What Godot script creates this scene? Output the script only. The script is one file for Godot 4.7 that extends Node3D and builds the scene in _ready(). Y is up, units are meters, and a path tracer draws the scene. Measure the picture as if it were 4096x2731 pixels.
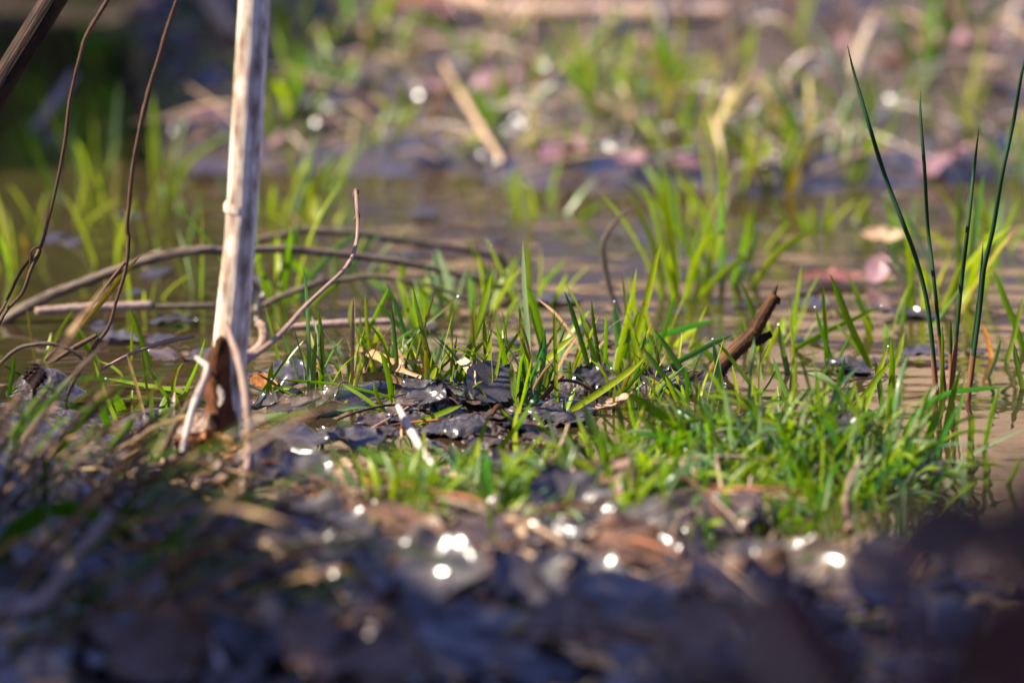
extends Node3D
# A boggy pool edge seen through a long lens close to the ground. Metres; y up; the water's surface is y = 0.

var rng := RandomNumberGenerator.new()
var names := {}
var M := {}
var cam: Camera3D
var mounds := []
var n_big := FastNoiseLite.new()
var n_mid := FastNoiseLite.new()
var n_fine := FastNoiseLite.new()
const HALF := 0.0889          # tangent of half the vertical angle of view
const VIEW := Vector3(0, 0.2, 0.98)

# ------------------------------------------------------------------ naming
func numbered(called: String) -> String:
	var k: int = names.get(called, 0)
	names[called] = k + 1
	return called if k == 0 else "%s_%03d" % [called, k]

func tag(o: Node, label: String, category: String, group := "") -> void:
	o.set_meta("label", label)
	o.set_meta("category", category)
	if group:
		o.set_meta("group", group)

func thing(called: String, label: String, category: String, at: Vector3, group := "") -> Node3D:
	var o := Node3D.new()
	o.name = numbered(called)
	add_child(o)
	o.position = at
	tag(o, label, category, group)
	return o

func part(called: String, mesh: Mesh, mat: Material, parent: Node, at := Vector3.ZERO) -> MeshInstance3D:
	var o := MeshInstance3D.new()
	o.name = called
	o.mesh = mesh
	o.material_override = mat
	parent.add_child(o, true)
	o.position = at
	return o

func structure(called: String, mesh: Mesh, mat: Material) -> MeshInstance3D:
	var o := MeshInstance3D.new()
	o.name = called
	o.mesh = mesh
	o.material_override = mat
	add_child(o)
	o.set_meta("kind", "structure")
	return o

# ------------------------------------------------------------------ where things stand
func ray(px: float, py: float) -> Vector3:
	return cam.transform.basis * Vector3((px - 2048.0) / 1365.5 * HALF, (1365.5 - py) / 1365.5 * HALF, -1.0)

func flat(px: float, py: float) -> Vector3:
	var d := ray(px, py)
	return cam.position - d * (cam.position.y / d.y)

func at_depth(px: float, py: float, z: float) -> Vector3:
	var d := ray(px, py)
	return cam.position + d * ((z - cam.position.z) / d.z)

func ground_at(px: float, py: float) -> Vector3:
	var d := ray(px, py)
	var t := 0.7
	while t < 9.0:
		var p := cam.position + d * t
		if p.y < maxf(h(p.x, p.z), 0.0):
			break
		t += 0.01
	var lo := t - 0.01
	var hi := t
	for k in 7:
		var m := (lo + hi) * 0.5
		var p := cam.position + d * m
		if p.y < maxf(h(p.x, p.z), 0.0):
			hi = m
		else:
			lo = m
	return cam.position + d * hi

func per_pixel(z: float) -> float:
	return (cam.position.z - z) / 0.978 * 2.0 * HALF / 2731.0

# ------------------------------------------------------------------ the lie of the land
func h(x: float, z: float) -> float:
	var y := -0.016
	for m in mounds:
		var dx: float = (x - m[0]) / m[2]
		var dz: float = (z - m[1]) / m[3]
		var q := dx * dx + dz * dz
		if q < 6.0:
			y = maxf(y, -0.016 + (m[4] + 0.016) * exp(-q))
	# near shore
	var near := smoothstep(0.09, 0.24, z - 0.12 * smoothstep(0.02, 0.18, x) * (1.0 - smoothstep(0.35, 0.6, z)))
	y = maxf(y, -0.016 + near * 0.019 + smoothstep(0.4, 1.5, z) * 0.02)
	# far shore: the pool reaches further back on one side
	var edge := lerpf(-1.75, -0.76, smoothstep(-0.42, -0.24, x)) + 0.05 * sin(x * 9.0)
	var back := edge - z
	if back > -0.12:
		y = maxf(y, -0.016 + 0.022 * smoothstep(-0.12, 0.06, back) + maxf(0.0, back) * 0.10 + minf(maxf(0.0, back - 0.85), 9.0) * 0.36)
	var side := absf(x) - 1.1
	if side > 0.0:
		y = maxf(y, -0.016 + minf(side * 0.15, 0.25))
	y += n_big.get_noise_2d(x, z) * 0.006 + n_mid.get_noise_2d(x, z) * 0.0035 + n_fine.get_noise_2d(x, z) * 0.0014
	return y

func axis(dense_lo: float, dense_hi: float, step: float, reach: float) -> PackedFloat32Array:
	var out := PackedFloat32Array()
	var before := []
	var s := step
	var v := dense_lo
	while v > -reach:
		s *= 1.13
		v -= s
		before.append(v)
	before.reverse()
	for b in before:
		out.append(b)
	v = dense_lo
	while v < dense_hi:
		out.append(v)
		v += step
	s = step
	while v < reach:
		out.append(v)
		s *= 1.13
		v += s
	out.append(v)
	return out

func grid_mesh(xs: PackedFloat32Array, zs: PackedFloat32Array, height: Callable, uv_scale: float) -> ArrayMesh:
	var nx := xs.size()
	var nz := zs.size()
	var ys := PackedFloat32Array()
	ys.resize(nx * nz)
	for j in nz:
		for i in nx:
			ys[j * nx + i] = height.call(xs[i], zs[j])
	var v := PackedVector3Array()
	var n := PackedVector3Array()
	var uv := PackedVector2Array()
	v.resize(nx * nz)
	n.resize(nx * nz)
	uv.resize(nx * nz)
	for j in nz:
		for i in nx:
			var a := j * nx + i
			v[a] = Vector3(xs[i], ys[a], zs[j])
			var i0 := maxi(i - 1, 0)
			var i1 := mini(i + 1, nx - 1)
			var j0 := maxi(j - 1, 0)
			var j1 := mini(j + 1, nz - 1)
			n[a] = Vector3(-(ys[j * nx + i1] - ys[j * nx + i0]) / (xs[i1] - xs[i0]), 1.0, -(ys[j1 * nx + i] - ys[j0 * nx + i]) / (zs[j1] - zs[j0])).normalized()
			uv[a] = Vector2(xs[i], zs[j]) * uv_scale
	var idx := PackedInt32Array()
	idx.resize((nx - 1) * (nz - 1) * 6)
	var k := 0
	for j in nz - 1:
		for i in nx - 1:
			var a := j * nx + i
			idx[k] = a
			idx[k + 1] = a + 1
			idx[k + 2] = a + nx
			idx[k + 3] = a + 1
			idx[k + 4] = a + nx + 1
			idx[k + 5] = a + nx
			k += 6
	return arrays(v, n, uv, idx)

func arrays(v: PackedVector3Array, n: PackedVector3Array, uv: PackedVector2Array, idx: PackedInt32Array) -> ArrayMesh:
	var a := []
	a.resize(Mesh.ARRAY_MAX)
	a[Mesh.ARRAY_VERTEX] = v
	a[Mesh.ARRAY_NORMAL] = n
	a[Mesh.ARRAY_TEX_UV] = uv
	a[Mesh.ARRAY_INDEX] = idx
	var m := ArrayMesh.new()
	m.add_surface_from_arrays(Mesh.PRIMITIVE_TRIANGLES, a)
	return m

# ------------------------------------------------------------------ shapes
func smooth_path(p: Array, n: int) -> PackedVector3Array:
	var out := PackedVector3Array()
	var m := p.size() - 1
	for k in n + 1:
		var f := float(k) / n * m
		var i := mini(int(f), m - 1)
		var t := f - i
		var a: Vector3 = p[maxi(i - 1, 0)]
		var b: Vector3 = p[i]
		var c: Vector3 = p[i + 1]
		var d: Vector3 = p[mini(i + 2, m)]
		if i == 0:
			a = b * 2.0 - c
		if i == m - 1:
			d = c * 2.0 - b
		out.append(b.cubic_interpolate(c, a, d, t))
	return out

# a grass blade: a creased ribbon that narrows to a boat-shaped tip
func blade_mesh(p: Array, w: float, turn: float, twist := 0.0, blunt := 0.0, n := 14, crease := 0.32) -> ArrayMesh:
	var q := smooth_path(p, n)
	var v := PackedVector3Array()
	var nn := PackedVector3Array()
	var uv := PackedVector2Array()
	var idx := PackedInt32Array()
	var side := Vector3.ZERO
	var total := 0.0
	for k in n:
		total += q[k].distance_to(q[k + 1])
	var run := 0.0
	for k in n + 1:
		if k > 0:
			run += q[k].distance_to(q[k - 1])
		var t := run / total
		var tan := (q[mini(k + 1, n)] - q[maxi(k - 1, 0)]).normalized()
		if k == 0:
			side = tan.cross(VIEW)
			if side.length() < 0.1:
				side = tan.cross(Vector3.RIGHT)
			side = side.normalized().rotated(tan, turn)
		side = (side - tan * side.dot(tan)).normalized()
		var s := side.rotated(tan, twist * t)
		var up := s.cross(tan).normalized()
		var prof := pow(clampf((1.0 - t) / 0.2, 0.0, 1.0), 0.75) * (0.85 + 0.15 * minf(1.0, t * 3.0)) * (1.0 - 0.2 * t)
		if blunt > 0.0:
			prof = maxf(prof, 0.72 * blunt)
		if k == n and blunt <= 0.0:
			prof = 0.03
		var hw := w * 0.5 * prof
		v.append(q[k] - s * hw + up * hw * crease)
		v.append(q[k] - s * hw * 0.5 + up * hw * crease * 0.42)
		v.append(q[k] - up * hw * crease * 0.15)
		v.append(q[k] + s * hw * 0.5 + up * hw * crease * 0.42)
		v.append(q[k] + s * hw + up * hw * crease)
		for e in 5:
			var f := (e - 2) * 0.5
			nn.append((up - s * f * crease * 1.1 * (1.0 if e != 2 else 0.0)).normalized())
			uv.append(Vector2(0.04 + 0.23 * e, 1.0 - t))
		if k > 0:
			var b := (k - 1) * 5
			for e in 4:
				idx.append_array([b + e, b + e + 5, b + e + 1, b + e + 1, b + e + 5, b + e + 6])
	return arrays(v, nn, uv, idx)

# a stem, twig or vine: rings along a path, with ribs, knots and an uneven surface
func tube_mesh(p: Array, radii: Array, sides := 9, n := 24, rough := 0.06, ribs := 0, rib_depth := 0.0, wraps := 2.0) -> ArrayMesh:
	var q := smooth_path(p, n)
	var v := PackedVector3Array()
	var nn := PackedVector3Array()
	var uv := PackedVector2Array()
	var idx := PackedInt32Array()
	var side := Vector3.ZERO
	var run := 0.0
	var shift := rng.randf() * 50.0
	for k in n + 1:
		var t := float(k) / n
		var tan := (q[mini(k + 1, n)] - q[maxi(k - 1, 0)]).normalized()
		if k == 0:
			side = tan.cross(VIEW)
			if side.length() < 0.1:
				side = tan.cross(Vector3.RIGHT)
		else:
			run += q[k].distance_to(q[k - 1])
		side = (side - tan * side.dot(tan)).normalized()
		var other := tan.cross(side)
		var f := t * (radii.size() - 1)
		var i := mini(int(f), radii.size() - 2)
		var r := lerpf(radii[i], radii[i + 1], f - i)
		for e in sides + 1:
			var ang := TAU * (e % sides) / sides
			var c := cos(ang)
			var s := sin(ang)
			var bump := 1.0 + rough * n_mid.get_noise_3d(c * 3.0 + shift, run * 60.0, s * 3.0) * 2.0
			if ribs > 0:
				bump += rib_depth * cos(ang * ribs)
			var dir := side * c + other * s
			v.append(q[k] + dir * r * bump)
			nn.append(dir)
			uv.append(Vector2(float(e) / sides * wraps, run * 12.0))
		if k > 0:
			var b := (k - 1) * (sides + 1)
			var g := k * (sides + 1)
			for e in sides:
				idx.append_array([b + e, g + e, b + e + 1, b + e + 1, g + e, g + e + 1])
	for end in [0, n]:
		var c0 := v.size()
		v.append(q[end])
		nn.append((q[end] - q[1 if end == 0 else n - 1]).normalized())
		uv.append(Vector2(0.5, 0.5))
		var base: int = end * (sides + 1)
		for e in sides:
			if end == 0:
				idx.append_array([c0, base + e, base + e + 1])
			else:
				idx.append_array([c0, base + e + 1, base + e])
	var m := arrays(v, nn, uv, idx)
	if ribs > 0 or rough > 0.1:
		var st := SurfaceTool.new()
		st.create_from(m, 0)
		st.generate_normals()
		m = st.commit()
	return m

# a fallen leaf: outline, curl across and along, waves, sunken midrib
func leaf_mesh(length: float, width: float, shape: int, curl: float, bend: float, wave: float, thick := 0.00035) -> ArrayMesh:
	var nu := 22
	var ns := 12
	var shift := rng.randf() * 100.0
	var top := PackedVector3Array()
	var uv := PackedVector2Array()
	for i in nu + 1:
		var u := float(i) / nu
		var prof := pow(maxf(0.0, sin(PI * pow(u, 0.82))), 0.72)
		if shape == 1:      # lobed
			prof *= 0.66 + 0.34 * absf(cos(u * 9.4 + 0.4))
		elif shape == 2:    # narrow, willow-like
			prof = pow(maxf(0.0, sin(PI * u)), 0.9)
		elif shape == 3:    # torn
			prof *= 0.75 + 0.5 * n_mid.get_noise_2d(u * 0.5 + shift, 3.0)
		prof = maxf(prof, 0.02)
		prof *= 1.0 + 0.05 * sin(u * 75.0)
		for j in ns + 1:
			var s := (float(j) / ns) * 2.0 - 1.0
			var side_scale := 1.0 + 0.12 * n_mid.get_noise_2d(u * 0.6 + shift, s * 9.0)
			var x := s * prof * width * 0.5 * side_scale
			var z := (0.5 - u) * length - absf(s) * prof * width * 0.12
			var y := 0.0
			# curl across
			if absf(curl) > 0.01:
				var r := width * 0.5 / curl
				var a := x / r
				x = sin(a) * r
				y += (1.0 - cos(a)) * r
			# bend along
			if absf(bend) > 0.01:
				var r2 := length * 0.5 / bend
				var a2 := z / r2
				z = sin(a2) * (r2 - y)
				y = r2 - cos(a2) * (r2 - y)
			y += wave * length * (n_mid.get_noise_2d(s * 0.035 + shift, u * 0.06 + shift) * 0.13 + 0.05 * sin(u * 21.0 + shift) * s * s)
			y -= 0.02 * width * exp(-s * s * 60.0)
			y += 0.012 * width * absf(sin((u + absf(s) * 0.22) * 25.0)) * (1.0 - absf(s))
			top.append(Vector3(x, y, z))
			uv.append(Vector2(s * 0.5 + 0.5, u))
	var st := SurfaceTool.new()
	st.begin(Mesh.PRIMITIVE_TRIANGLES)
	var w := ns + 1
	for i in nu:
		for j in ns:
			var a := i * w + j
			for c in [a, a + 1, a + w, a + 1, a + w + 1, a + w]:
				st.set_smooth_group(0)
				st.set_uv(uv[c])
				st.add_vertex(top[c] + Vector3(0, thick, 0))
	for i in nu:
		for j in ns:
			var a := i * w + j
			for c in [a, a + w, a + 1, a + 1, a + w, a + w + 1]:
				st.set_smooth_group(1)
				st.set_uv(uv[c])
				st.add_vertex(top[c])
	st.generate_normals()
	return st.commit()

# ------------------------------------------------------------------ materials
func srgb(r: float, g: float, b: float) -> Color:
	return Color(r, g, b).linear_to_srgb()

func noise(seed_: int, freq: float, octaves := 4) -> FastNoiseLite:
	var n := FastNoiseLite.new()
	n.noise_type = FastNoiseLite.TYPE_SIMPLEX_SMOOTH
	n.seed = seed_
	n.frequency = freq
	n.fractal_octaves = octaves
	return n

func tex(im: Image) -> ImageTexture:
	im.generate_mipmaps()
	return ImageTexture.create_from_image(im)

func mat(color: Color, rough: float, back := Color(0, 0, 0)) -> StandardMaterial3D:
	var m := StandardMaterial3D.new()
	m.albedo_color = color
	m.roughness = rough
	m.cull_mode = BaseMaterial3D.CULL_DISABLED
	if back != Color(0, 0, 0):
		m.backlight_enabled = true
		m.backlight = back
	return m

# ribbon print: veins along the blade, flecks and browned edges where given
func blade_image(seed_: int, base: Color, fleck: Color, flecked: float, tip: float) -> Image:
	var im := Image.create(32, 256, false, Image.FORMAT_RGB8)
	var a := noise(seed_, 0.03)
	var b := noise(seed_ + 7, 0.011)
	for y in 256:
		for x in 32:
			var u := (x + 0.5) / 32.0
			var vein := 1.0 + 0.13 * sin(u * TAU * 5.5) + (0.22 if absf(u - 0.5) < 0.035 else 0.0)
			var c := base * (vein * (1.0 + 0.25 * b.get_noise_2d(x * 2.5, y)))
			var f := a.get_noise_2d(x * 1.6, y * 0.8) + 0.4 * b.get_noise_2d(x, y * 2.0)
			var share := smoothstep(0.62 - flecked, 0.72 - flecked, f + 0.25 * absf(u - 0.5))
			if tip > 0.0:
				share = maxf(share, smoothstep(0.0, 0.03, tip - y / 256.0 + 0.12 * a.get_noise_2d(x * 2.0, y * 1.5)))
			c = c.lerp(fleck, share)
			im.set_pixel(x, y, Color(clampf(c.r, 0, 1), clampf(c.g, 0, 1), clampf(c.b, 0, 1)).linear_to_srgb())
	return im

func blade_material(key: String, seed_: int, base: Color, fleck: Color, flecked: float, tip: float, back: Color, rough := 0.36) -> void:
	var m := mat(Color(1, 1, 1), rough, back)
	m.albedo_texture = tex(blade_image(seed_, base, fleck, flecked, tip))
	m.metallic_specular = 0.35
	M[key] = m

func fibre_material(key: String, seed_: int, base: Color, dark: Color, mix: float, rough := 0.6, relief := 0.04, back := Color(0, 0, 0)) -> void:
	var im := Image.create(128, 256, false, Image.FORMAT_RGB8)
	var hm := Image.create(128, 256, false, Image.FORMAT_RGB8)
	var a := noise(seed_, 0.02)
	var b := noise(seed_ + 3, 0.05)
	for y in 256:
		for x in 128:
			var ax := sin(x / 128.0 * TAU) * 20.0
			var az := cos(x / 128.0 * TAU) * 20.0
			var ay := absf(y - 128.0)
			var fib := b.get_noise_3d(ax * 4.0, ay * 0.12, az * 4.0)
			var blot := a.get_noise_3d(ax * 1.4, ay * 0.6, az * 1.4)
			var c := base.lerp(dark, clampf(mix + blot * 1.3, 0.0, 1.0)) * (1.0 + 0.8 * fib)
			im.set_pixel(x, y, Color(clampf(c.r, 0, 1), clampf(c.g, 0, 1), clampf(c.b, 0, 1)).linear_to_srgb())
			var g := clampf(0.5 + fib * 0.7, 0, 1)
			hm.set_pixel(x, y, Color(g, g, g))
	var m := mat(Color(1, 1, 1), rough, back)
	m.albedo_texture = tex(im)
	m.heightmap_enabled = true
	m.heightmap_texture = tex(hm)
	m.heightmap_scale = relief
	m.metallic_specular = 0.2
	M[key] = m

func leaf_material(key: String, seed_: int, base: Color, blotch: Color, share: float, vein: Color, rough: float, back := Color(0, 0, 0), film := 0.0) -> void:
	var im := Image.create(160, 160, false, Image.FORMAT_RGB8)
	var hm := Image.create(160, 160, false, Image.FORMAT_RGB8)
	var a := noise(seed_, 0.018)
	var b := noise(seed_ + 5, 0.09)
	for y in 160:
		for x in 160:
			var s := absf(x / 160.0 - 0.5) * 2.0
			var u := y / 160.0
			var side := absf(fposmod((u + s * 0.28) * 8.0, 1.0) - 0.5) * 2.0
			var line := maxf(1.0 - smoothstep(0.0, 0.035, s), (1.0 - smoothstep(0.0, 0.14, side)) * 0.8)
			var net := maxf(0.0, 1.0 - absf(b.get_noise_2d(x * 1.5, y * 1.5)) * 9.0) * 0.35
			var c := base.lerp(blotch, smoothstep(0.5 - share, 0.75 - share, a.get_noise_2d(x, y) + 0.2 * b.get_noise_2d(x, y)))
			c = c * (1.0 + 0.5 * b.get_noise_2d(x + 300, y))
			c = c.lerp(vein, clampf(line * 0.6 + net * 0.35, 0, 1))
			im.set_pixel(x, y, Color(clampf(c.r, 0, 1), clampf(c.g, 0, 1), clampf(c.b, 0, 1)).linear_to_srgb())
			var g := clampf(0.4 + 0.4 * line + 0.2 * net + 0.25 * b.get_noise_2d(x, y), 0, 1)
			hm.set_pixel(x, y, Color(g, g, g))
	var m := mat(Color(1, 1, 1), rough, back)
	m.albedo_texture = tex(im)
	m.heightmap_enabled = true
	m.heightmap_texture = tex(hm)
	m.heightmap_scale = 0.03
	m.metallic_specular = 0.4
	if film > 0.0:       # a film of water
		m.clearcoat_enabled = true
		m.clearcoat = film
		m.clearcoat_roughness = 0.19
	M[key] = m

func make_materials() -> void:
	var brown := Color(0.13, 0.055, 0.015)
	blade_material("green", 1, Color(0.15, 0.225, 0.006), brown, 0.05, 0.0, Color(0.85, 1.0, 0.05))
	blade_material("lime", 2, Color(0.23, 0.29, 0.008), brown, 0.08, 0.0, Color(0.95, 1.0, 0.05))
	blade_material("deep", 3, Color(0.08, 0.14, 0.008), brown, 0.04, 0.0, Color(0.65, 0.9, 0.05))
	blade_material("pale", 4, Color(0.19, 0.26, 0.13), Color(0.25, 0.23, 0.13), 0.10, 0.0, Color(0.75, 0.95, 0.35), 0.28)
	blade_material("blue", 5, Color(0.105, 0.19, 0.085), brown, 0.05, 0.0, Color(0.6, 0.95, 0.25), 0.27)
	blade_material("spotted", 6, Color(0.10, 0.155, 0.02), Color(0.12, 0.045, 0.012), 0.2, 0.05, Color(0.85, 1.0, 0.08))
	blade_material("brown_tip", 7, Color(0.085, 0.15, 0.02), Color(0.17, 0.09, 0.03), 0.08, 0.16, Color(0.8, 1.0, 0.08))
	blade_material("yellow", 8, Color(0.24, 0.21, 0.03), Color(0.22, 0.09, 0.015), 0.22, 0.1, Color(0.8, 0.75, 0.1))
	blade_material("dry", 9, Color(0.27, 0.165, 0.075), Color(0.14, 0.07, 0.03), 0.25, 0.0, Color(0.5, 0.35, 0.16), 0.5)
	blade_material("tan", 10, Color(0.40, 0.29, 0.17), Color(0.22, 0.12, 0.06), 0.22, 0.0, Color(0.5, 0.38, 0.2), 0.5)
	blade_material("bleached", 11, Color(0.52, 0.44, 0.36), Color(0.3, 0.2, 0.13), 0.15, 0.0, Color(0.4, 0.34, 0.26), 0.45)
	blade_material("dead", 12, Color(0.10, 0.06, 0.035), Color(0.04, 0.02, 0.012), 0.3, 0.0, Color(0.3, 0.18, 0.1), 0.45)
	blade_material("rust", 13, Color(0.19, 0.085, 0.05), Color(0.08, 0.035, 0.02), 0.25, 0.0, Color(0.35, 0.17, 0.1), 0.5)
	blade_material("orange", 14, Color(0.42, 0.19, 0.035), Color(0.2, 0.07, 0.015), 0.2, 0.0, Color(0.7, 0.35, 0.08), 0.4)
	blade_material("evergreen", 15, Color(0.022, 0.048, 0.014), Color(0.04, 0.03, 0.012), 0.1, 0.0, Color(0.12, 0.2, 0.03), 0.5)
	fibre_material("stalk", 21, Color(0.60, 0.495, 0.395), Color(0.13, 0.07, 0.04), 0.12, 0.55, 0.03)
	fibre_material("rot", 22, Color(0.13, 0.05, 0.022), Color(0.03, 0.014, 0.008), 0.4, 0.6, 0.06)
	fibre_material("dark_wood", 23, Color(0.04, 0.023, 0.015), Color(0.012, 0.007, 0.005), 0.35, 0.6, 0.06)
	fibre_material("vine", 24, Color(0.115, 0.068, 0.045), Color(0.05, 0.028, 0.02), 0.35, 0.5, 0.03)
	fibre_material("bark", 25, Color(0.19, 0.145, 0.105), Color(0.025, 0.018, 0.014), 0.5, 0.5, 0.05)
	fibre_material("twig", 26, Color(0.29, 0.20, 0.145), Color(0.13, 0.065, 0.04), 0.2, 0.5, 0.03)
	fibre_material("stub", 27, Color(0.095, 0.043, 0.018), Color(0.025, 0.012, 0.007), 0.3, 0.55, 0.06)
	fibre_material("straw", 28, Color(0.42, 0.30, 0.19), Color(0.2, 0.11, 0.06), 0.2, 0.5, 0.02)
	fibre_material("white_straw", 29, Color(0.47, 0.405, 0.355), Color(0.22, 0.15, 0.11), 0.2, 0.5, 0.02)
	fibre_material("pink_straw", 30, Color(0.30, 0.215, 0.165), Color(0.16, 0.09, 0.065), 0.3, 0.5, 0.02)
	fibre_material("red_straw", 31, Color(0.30, 0.12, 0.06), Color(0.12, 0.05, 0.03), 0.3, 0.45, 0.02)
	fibre_material("rush", 32, Color(0.012, 0.038, 0.015), Color(0.02, 0.035, 0.01), 0.2, 0.55, 0.01)
	fibre_material("rush_foot", 33, Color(0.20, 0.075, 0.04), Color(0.07, 0.05, 0.02), 0.25, 0.4, 0.01)
	leaf_material("leaf_black", 41, Color(0.016, 0.012, 0.011), Color(0.03, 0.018, 0.012), 0.15, Color(0.04, 0.034, 0.034), 0.65, Color(0, 0, 0), 0.45)
	leaf_material("leaf_slate", 42, Color(0.018, 0.013, 0.012), Color(0.011, 0.008, 0.006), 0.2, Color(0.055, 0.044, 0.04), 0.65, Color(0, 0, 0), 0.65)
	leaf_material("leaf_wet", 43, Color(0.034, 0.018, 0.010), Color(0.014, 0.009, 0.007), 0.2, Color(0.08, 0.05, 0.03), 0.6, Color(0, 0, 0), 0.45)
	leaf_material("leaf_brown", 44, Color(0.095, 0.048, 0.024), Color(0.045, 0.022, 0.013), 0.2, Color(0.14, 0.08, 0.045), 0.5, Color(0.4, 0.2, 0.09))
	leaf_material("leaf_orange", 45, Color(0.34, 0.13, 0.02), Color(0.10, 0.03, 0.012), 0.2, Color(0.3, 0.14, 0.04), 0.4, Color(0.9, 0.4, 0.06))
	leaf_material("leaf_pink", 46, Color(0.27, 0.15, 0.17), Color(0.17, 0.08, 0.08), 0.15, Color(0.45, 0.28, 0.26), 0.45, Color(0.9, 0.55, 0.55))
	leaf_material("leaf_tan", 47, Color(0.34, 0.225, 0.135), Color(0.18, 0.10, 0.06), 0.2, Color(0.42, 0.3, 0.19), 0.5, Color(0.6, 0.42, 0.25))
	leaf_material("leaf_red", 48, Color(0.12, 0.045, 0.032), Color(0.09, 0.03, 0.022), 0.2, Color(0.26, 0.1, 0.07), 0.45, Color(0.6, 0.2, 0.14))

	# wet mud: fine grain over dark patches
	var im := Image.create(512, 512, false, Image.FORMAT_RGB8)
	var rm := Image.create(512, 512, false, Image.FORMAT_RGB8)
	var s1 := noise(61, 0.012, 5).get_seamless_image(512, 512)
	var s2 := noise(62, 0.06, 4).get_seamless_image(512, 512)
	for y in 512:
		for x in 512:
			var a := s1.get_pixel(x, y).r
			var b := s2.get_pixel(x, y).r
			var c := Color(0.014, 0.009, 0.006).lerp(Color(0.055, 0.034, 0.02), clampf(a * 1.6 - 0.45, 0, 1)) * (0.6 + 0.8 * b)
			im.set_pixel(x, y, c.linear_to_srgb())
			var r := clampf(0.45 + 0.4 * a * b + 0.1 * b, 0, 1)
			rm.set_pixel(x, y, Color(r, r, r))
	var m := mat(Color(1, 1, 1), 1.0)
	m.albedo_texture = tex(im)
	m.roughness_texture = tex(rm)
	m.roughness_texture_channel = BaseMaterial3D.TEXTURE_CHANNEL_RED
	m.heightmap_enabled = true
	m.heightmap_texture = tex(s2)
	m.heightmap_scale = 0.22
	m.metallic_specular = 0.4
	m.clearcoat_enabled = true
	m.clearcoat = 0.8
	m.clearcoat_roughness = 0.12
	M["mud"] = m

	var dry := Image.create(256, 256, false, Image.FORMAT_RGB8)
	for y in 256:
		for x in 256:
			var a := s1.get_pixel(x * 2, y * 2).r
			var b := s2.get_pixel(x * 2, y * 2).r
			dry.set_pixel(x, y, (Color(0.21, 0.14, 0.08).lerp(Color(0.48, 0.34, 0.21), clampf(a * 1.8 - 0.5, 0, 1)) * (0.55 + 0.9 * b)).linear_to_srgb())
	var dm := mat(Color(1, 1, 1), 0.9)
	dm.albedo_texture = tex(dry)
	M["dry_ground"] = dm

	# the pool: peaty, faintly rippled
	var w := StandardMaterial3D.new()
	w.albedo_color = Color(srgb(0.026, 0.017, 0.008), 0.9)
	w.transparency = BaseMaterial3D.TRANSPARENCY_ALPHA
	w.roughness = 0.03
	w.metallic_specular = 1.0
	M["water"] = w

	var drop := StandardMaterial3D.new()
	drop.albedo_color = Color(0.97, 0.98, 1.0)
	drop.roughness = 0.0
	drop.refraction_enabled = true
	drop.refraction_scale = 0.033
	M["drop"] = drop

# ------------------------------------------------------------------ grass
# blades: [material, width, x0, y0, x1, y1 ...] read off the photograph from the foot up; each foot is set on the ground where it meets it
func traced_tuft(label: String, origin: Vector2, zoom: float, blades: Array, group: String, called := "grass_tuft", category := "grass") -> Node3D:
	var feet := []
	var mid := Vector3.ZERO
	for b in blades:
		var g := ground_at(origin.x + b[2] / zoom, origin.y + b[3] / zoom)
		feet.append(g)
		mid += g
	mid /= blades.size()
	mid.y = h(mid.x, mid.z)
	var t := thing(called, label, category, mid, group)
	for k in blades.size():
		var b: Array = blades[k]
		var foot: Vector3 = feet[k]
		var count := (b.size() - 2) / 2
		var lean := rng.randf_range(-0.016, 0.016)
		var p := [foot - mid - Vector3(rng.randf_range(-0.001, 0.001), 0.009, 0.0)]
		for i in count:
			var q := at_depth(origin.x + b[2 + 2 * i] / zoom, origin.y + b[3 + 2 * i] / zoom, foot.z + lean * i / maxf(1.0, count - 1.0))
			p.append(q - mid)
		var turn := rng.randf_range(-0.85, 0.85)
		var w: float = b[1] / zoom * per_pixel(foot.z) / maxf(0.62, cos(turn)) * 1.08
		var o := part("blade", blade_mesh(p, w, turn, rng.randf_range(-0.5, 0.5), 0.0, 22), M[b[0]], t)
		if rng.randf() < 0.035:
			dew(o, p[p.size() - 1], rng.randf_range(0.0004, 0.0007))
	return t

func dew(parent: Node, at: Vector3, r: float) -> void:
	var s := SphereMesh.new()
	s.radius = r
	s.height = r * 1.9
	s.radial_segments = 14
	s.rings = 8
	part("dew_drop", s, M["drop"], parent, at)

func wild_tuft(label: String, group: String, foot: Vector3, count: int, tall: Vector2, wide: Vector2, spread: float, droop: float, kinds: Array, called := "grass_tuft", category := "grass", lean := Vector3.ZERO) -> Node3D:
	var t := thing(called, label, category, foot, group)
	for k in count:
		var a := rng.randf() * TAU
		var out := Vector3(cos(a), 0, sin(a))
		var start := out * rng.randf() * spread * 0.5
		start.y = h(foot.x + start.x, foot.z + start.z) - foot.y - 0.006
		var len := rng.randf_range(tall.x, tall.y)
		var tilt := rng.randf_range(0.05, 0.55)
		var d := rng.randf() * droop
		var dir := (Vector3.UP + out * tilt + lean).normalized()
		var p := [start]
		var at := start
		for i in 4:
			at += dir * len / 4.0
			dir = (dir + (out * 0.6 + Vector3.DOWN) * d * 0.33).normalized()
			var low := h(foot.x + at.x, foot.z + at.z) - foot.y + 0.002
			at.y = maxf(at.y, low)
			p.append(at)
		part("blade", blade_mesh(p, rng.randf_range(wide.x, wide.y), rng.randf() * 3.0, rng.randf_range(-0.8, 0.8), 0.0, 12), M[kinds[rng.randi() % kinds.size()]], t)
	return t

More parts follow.
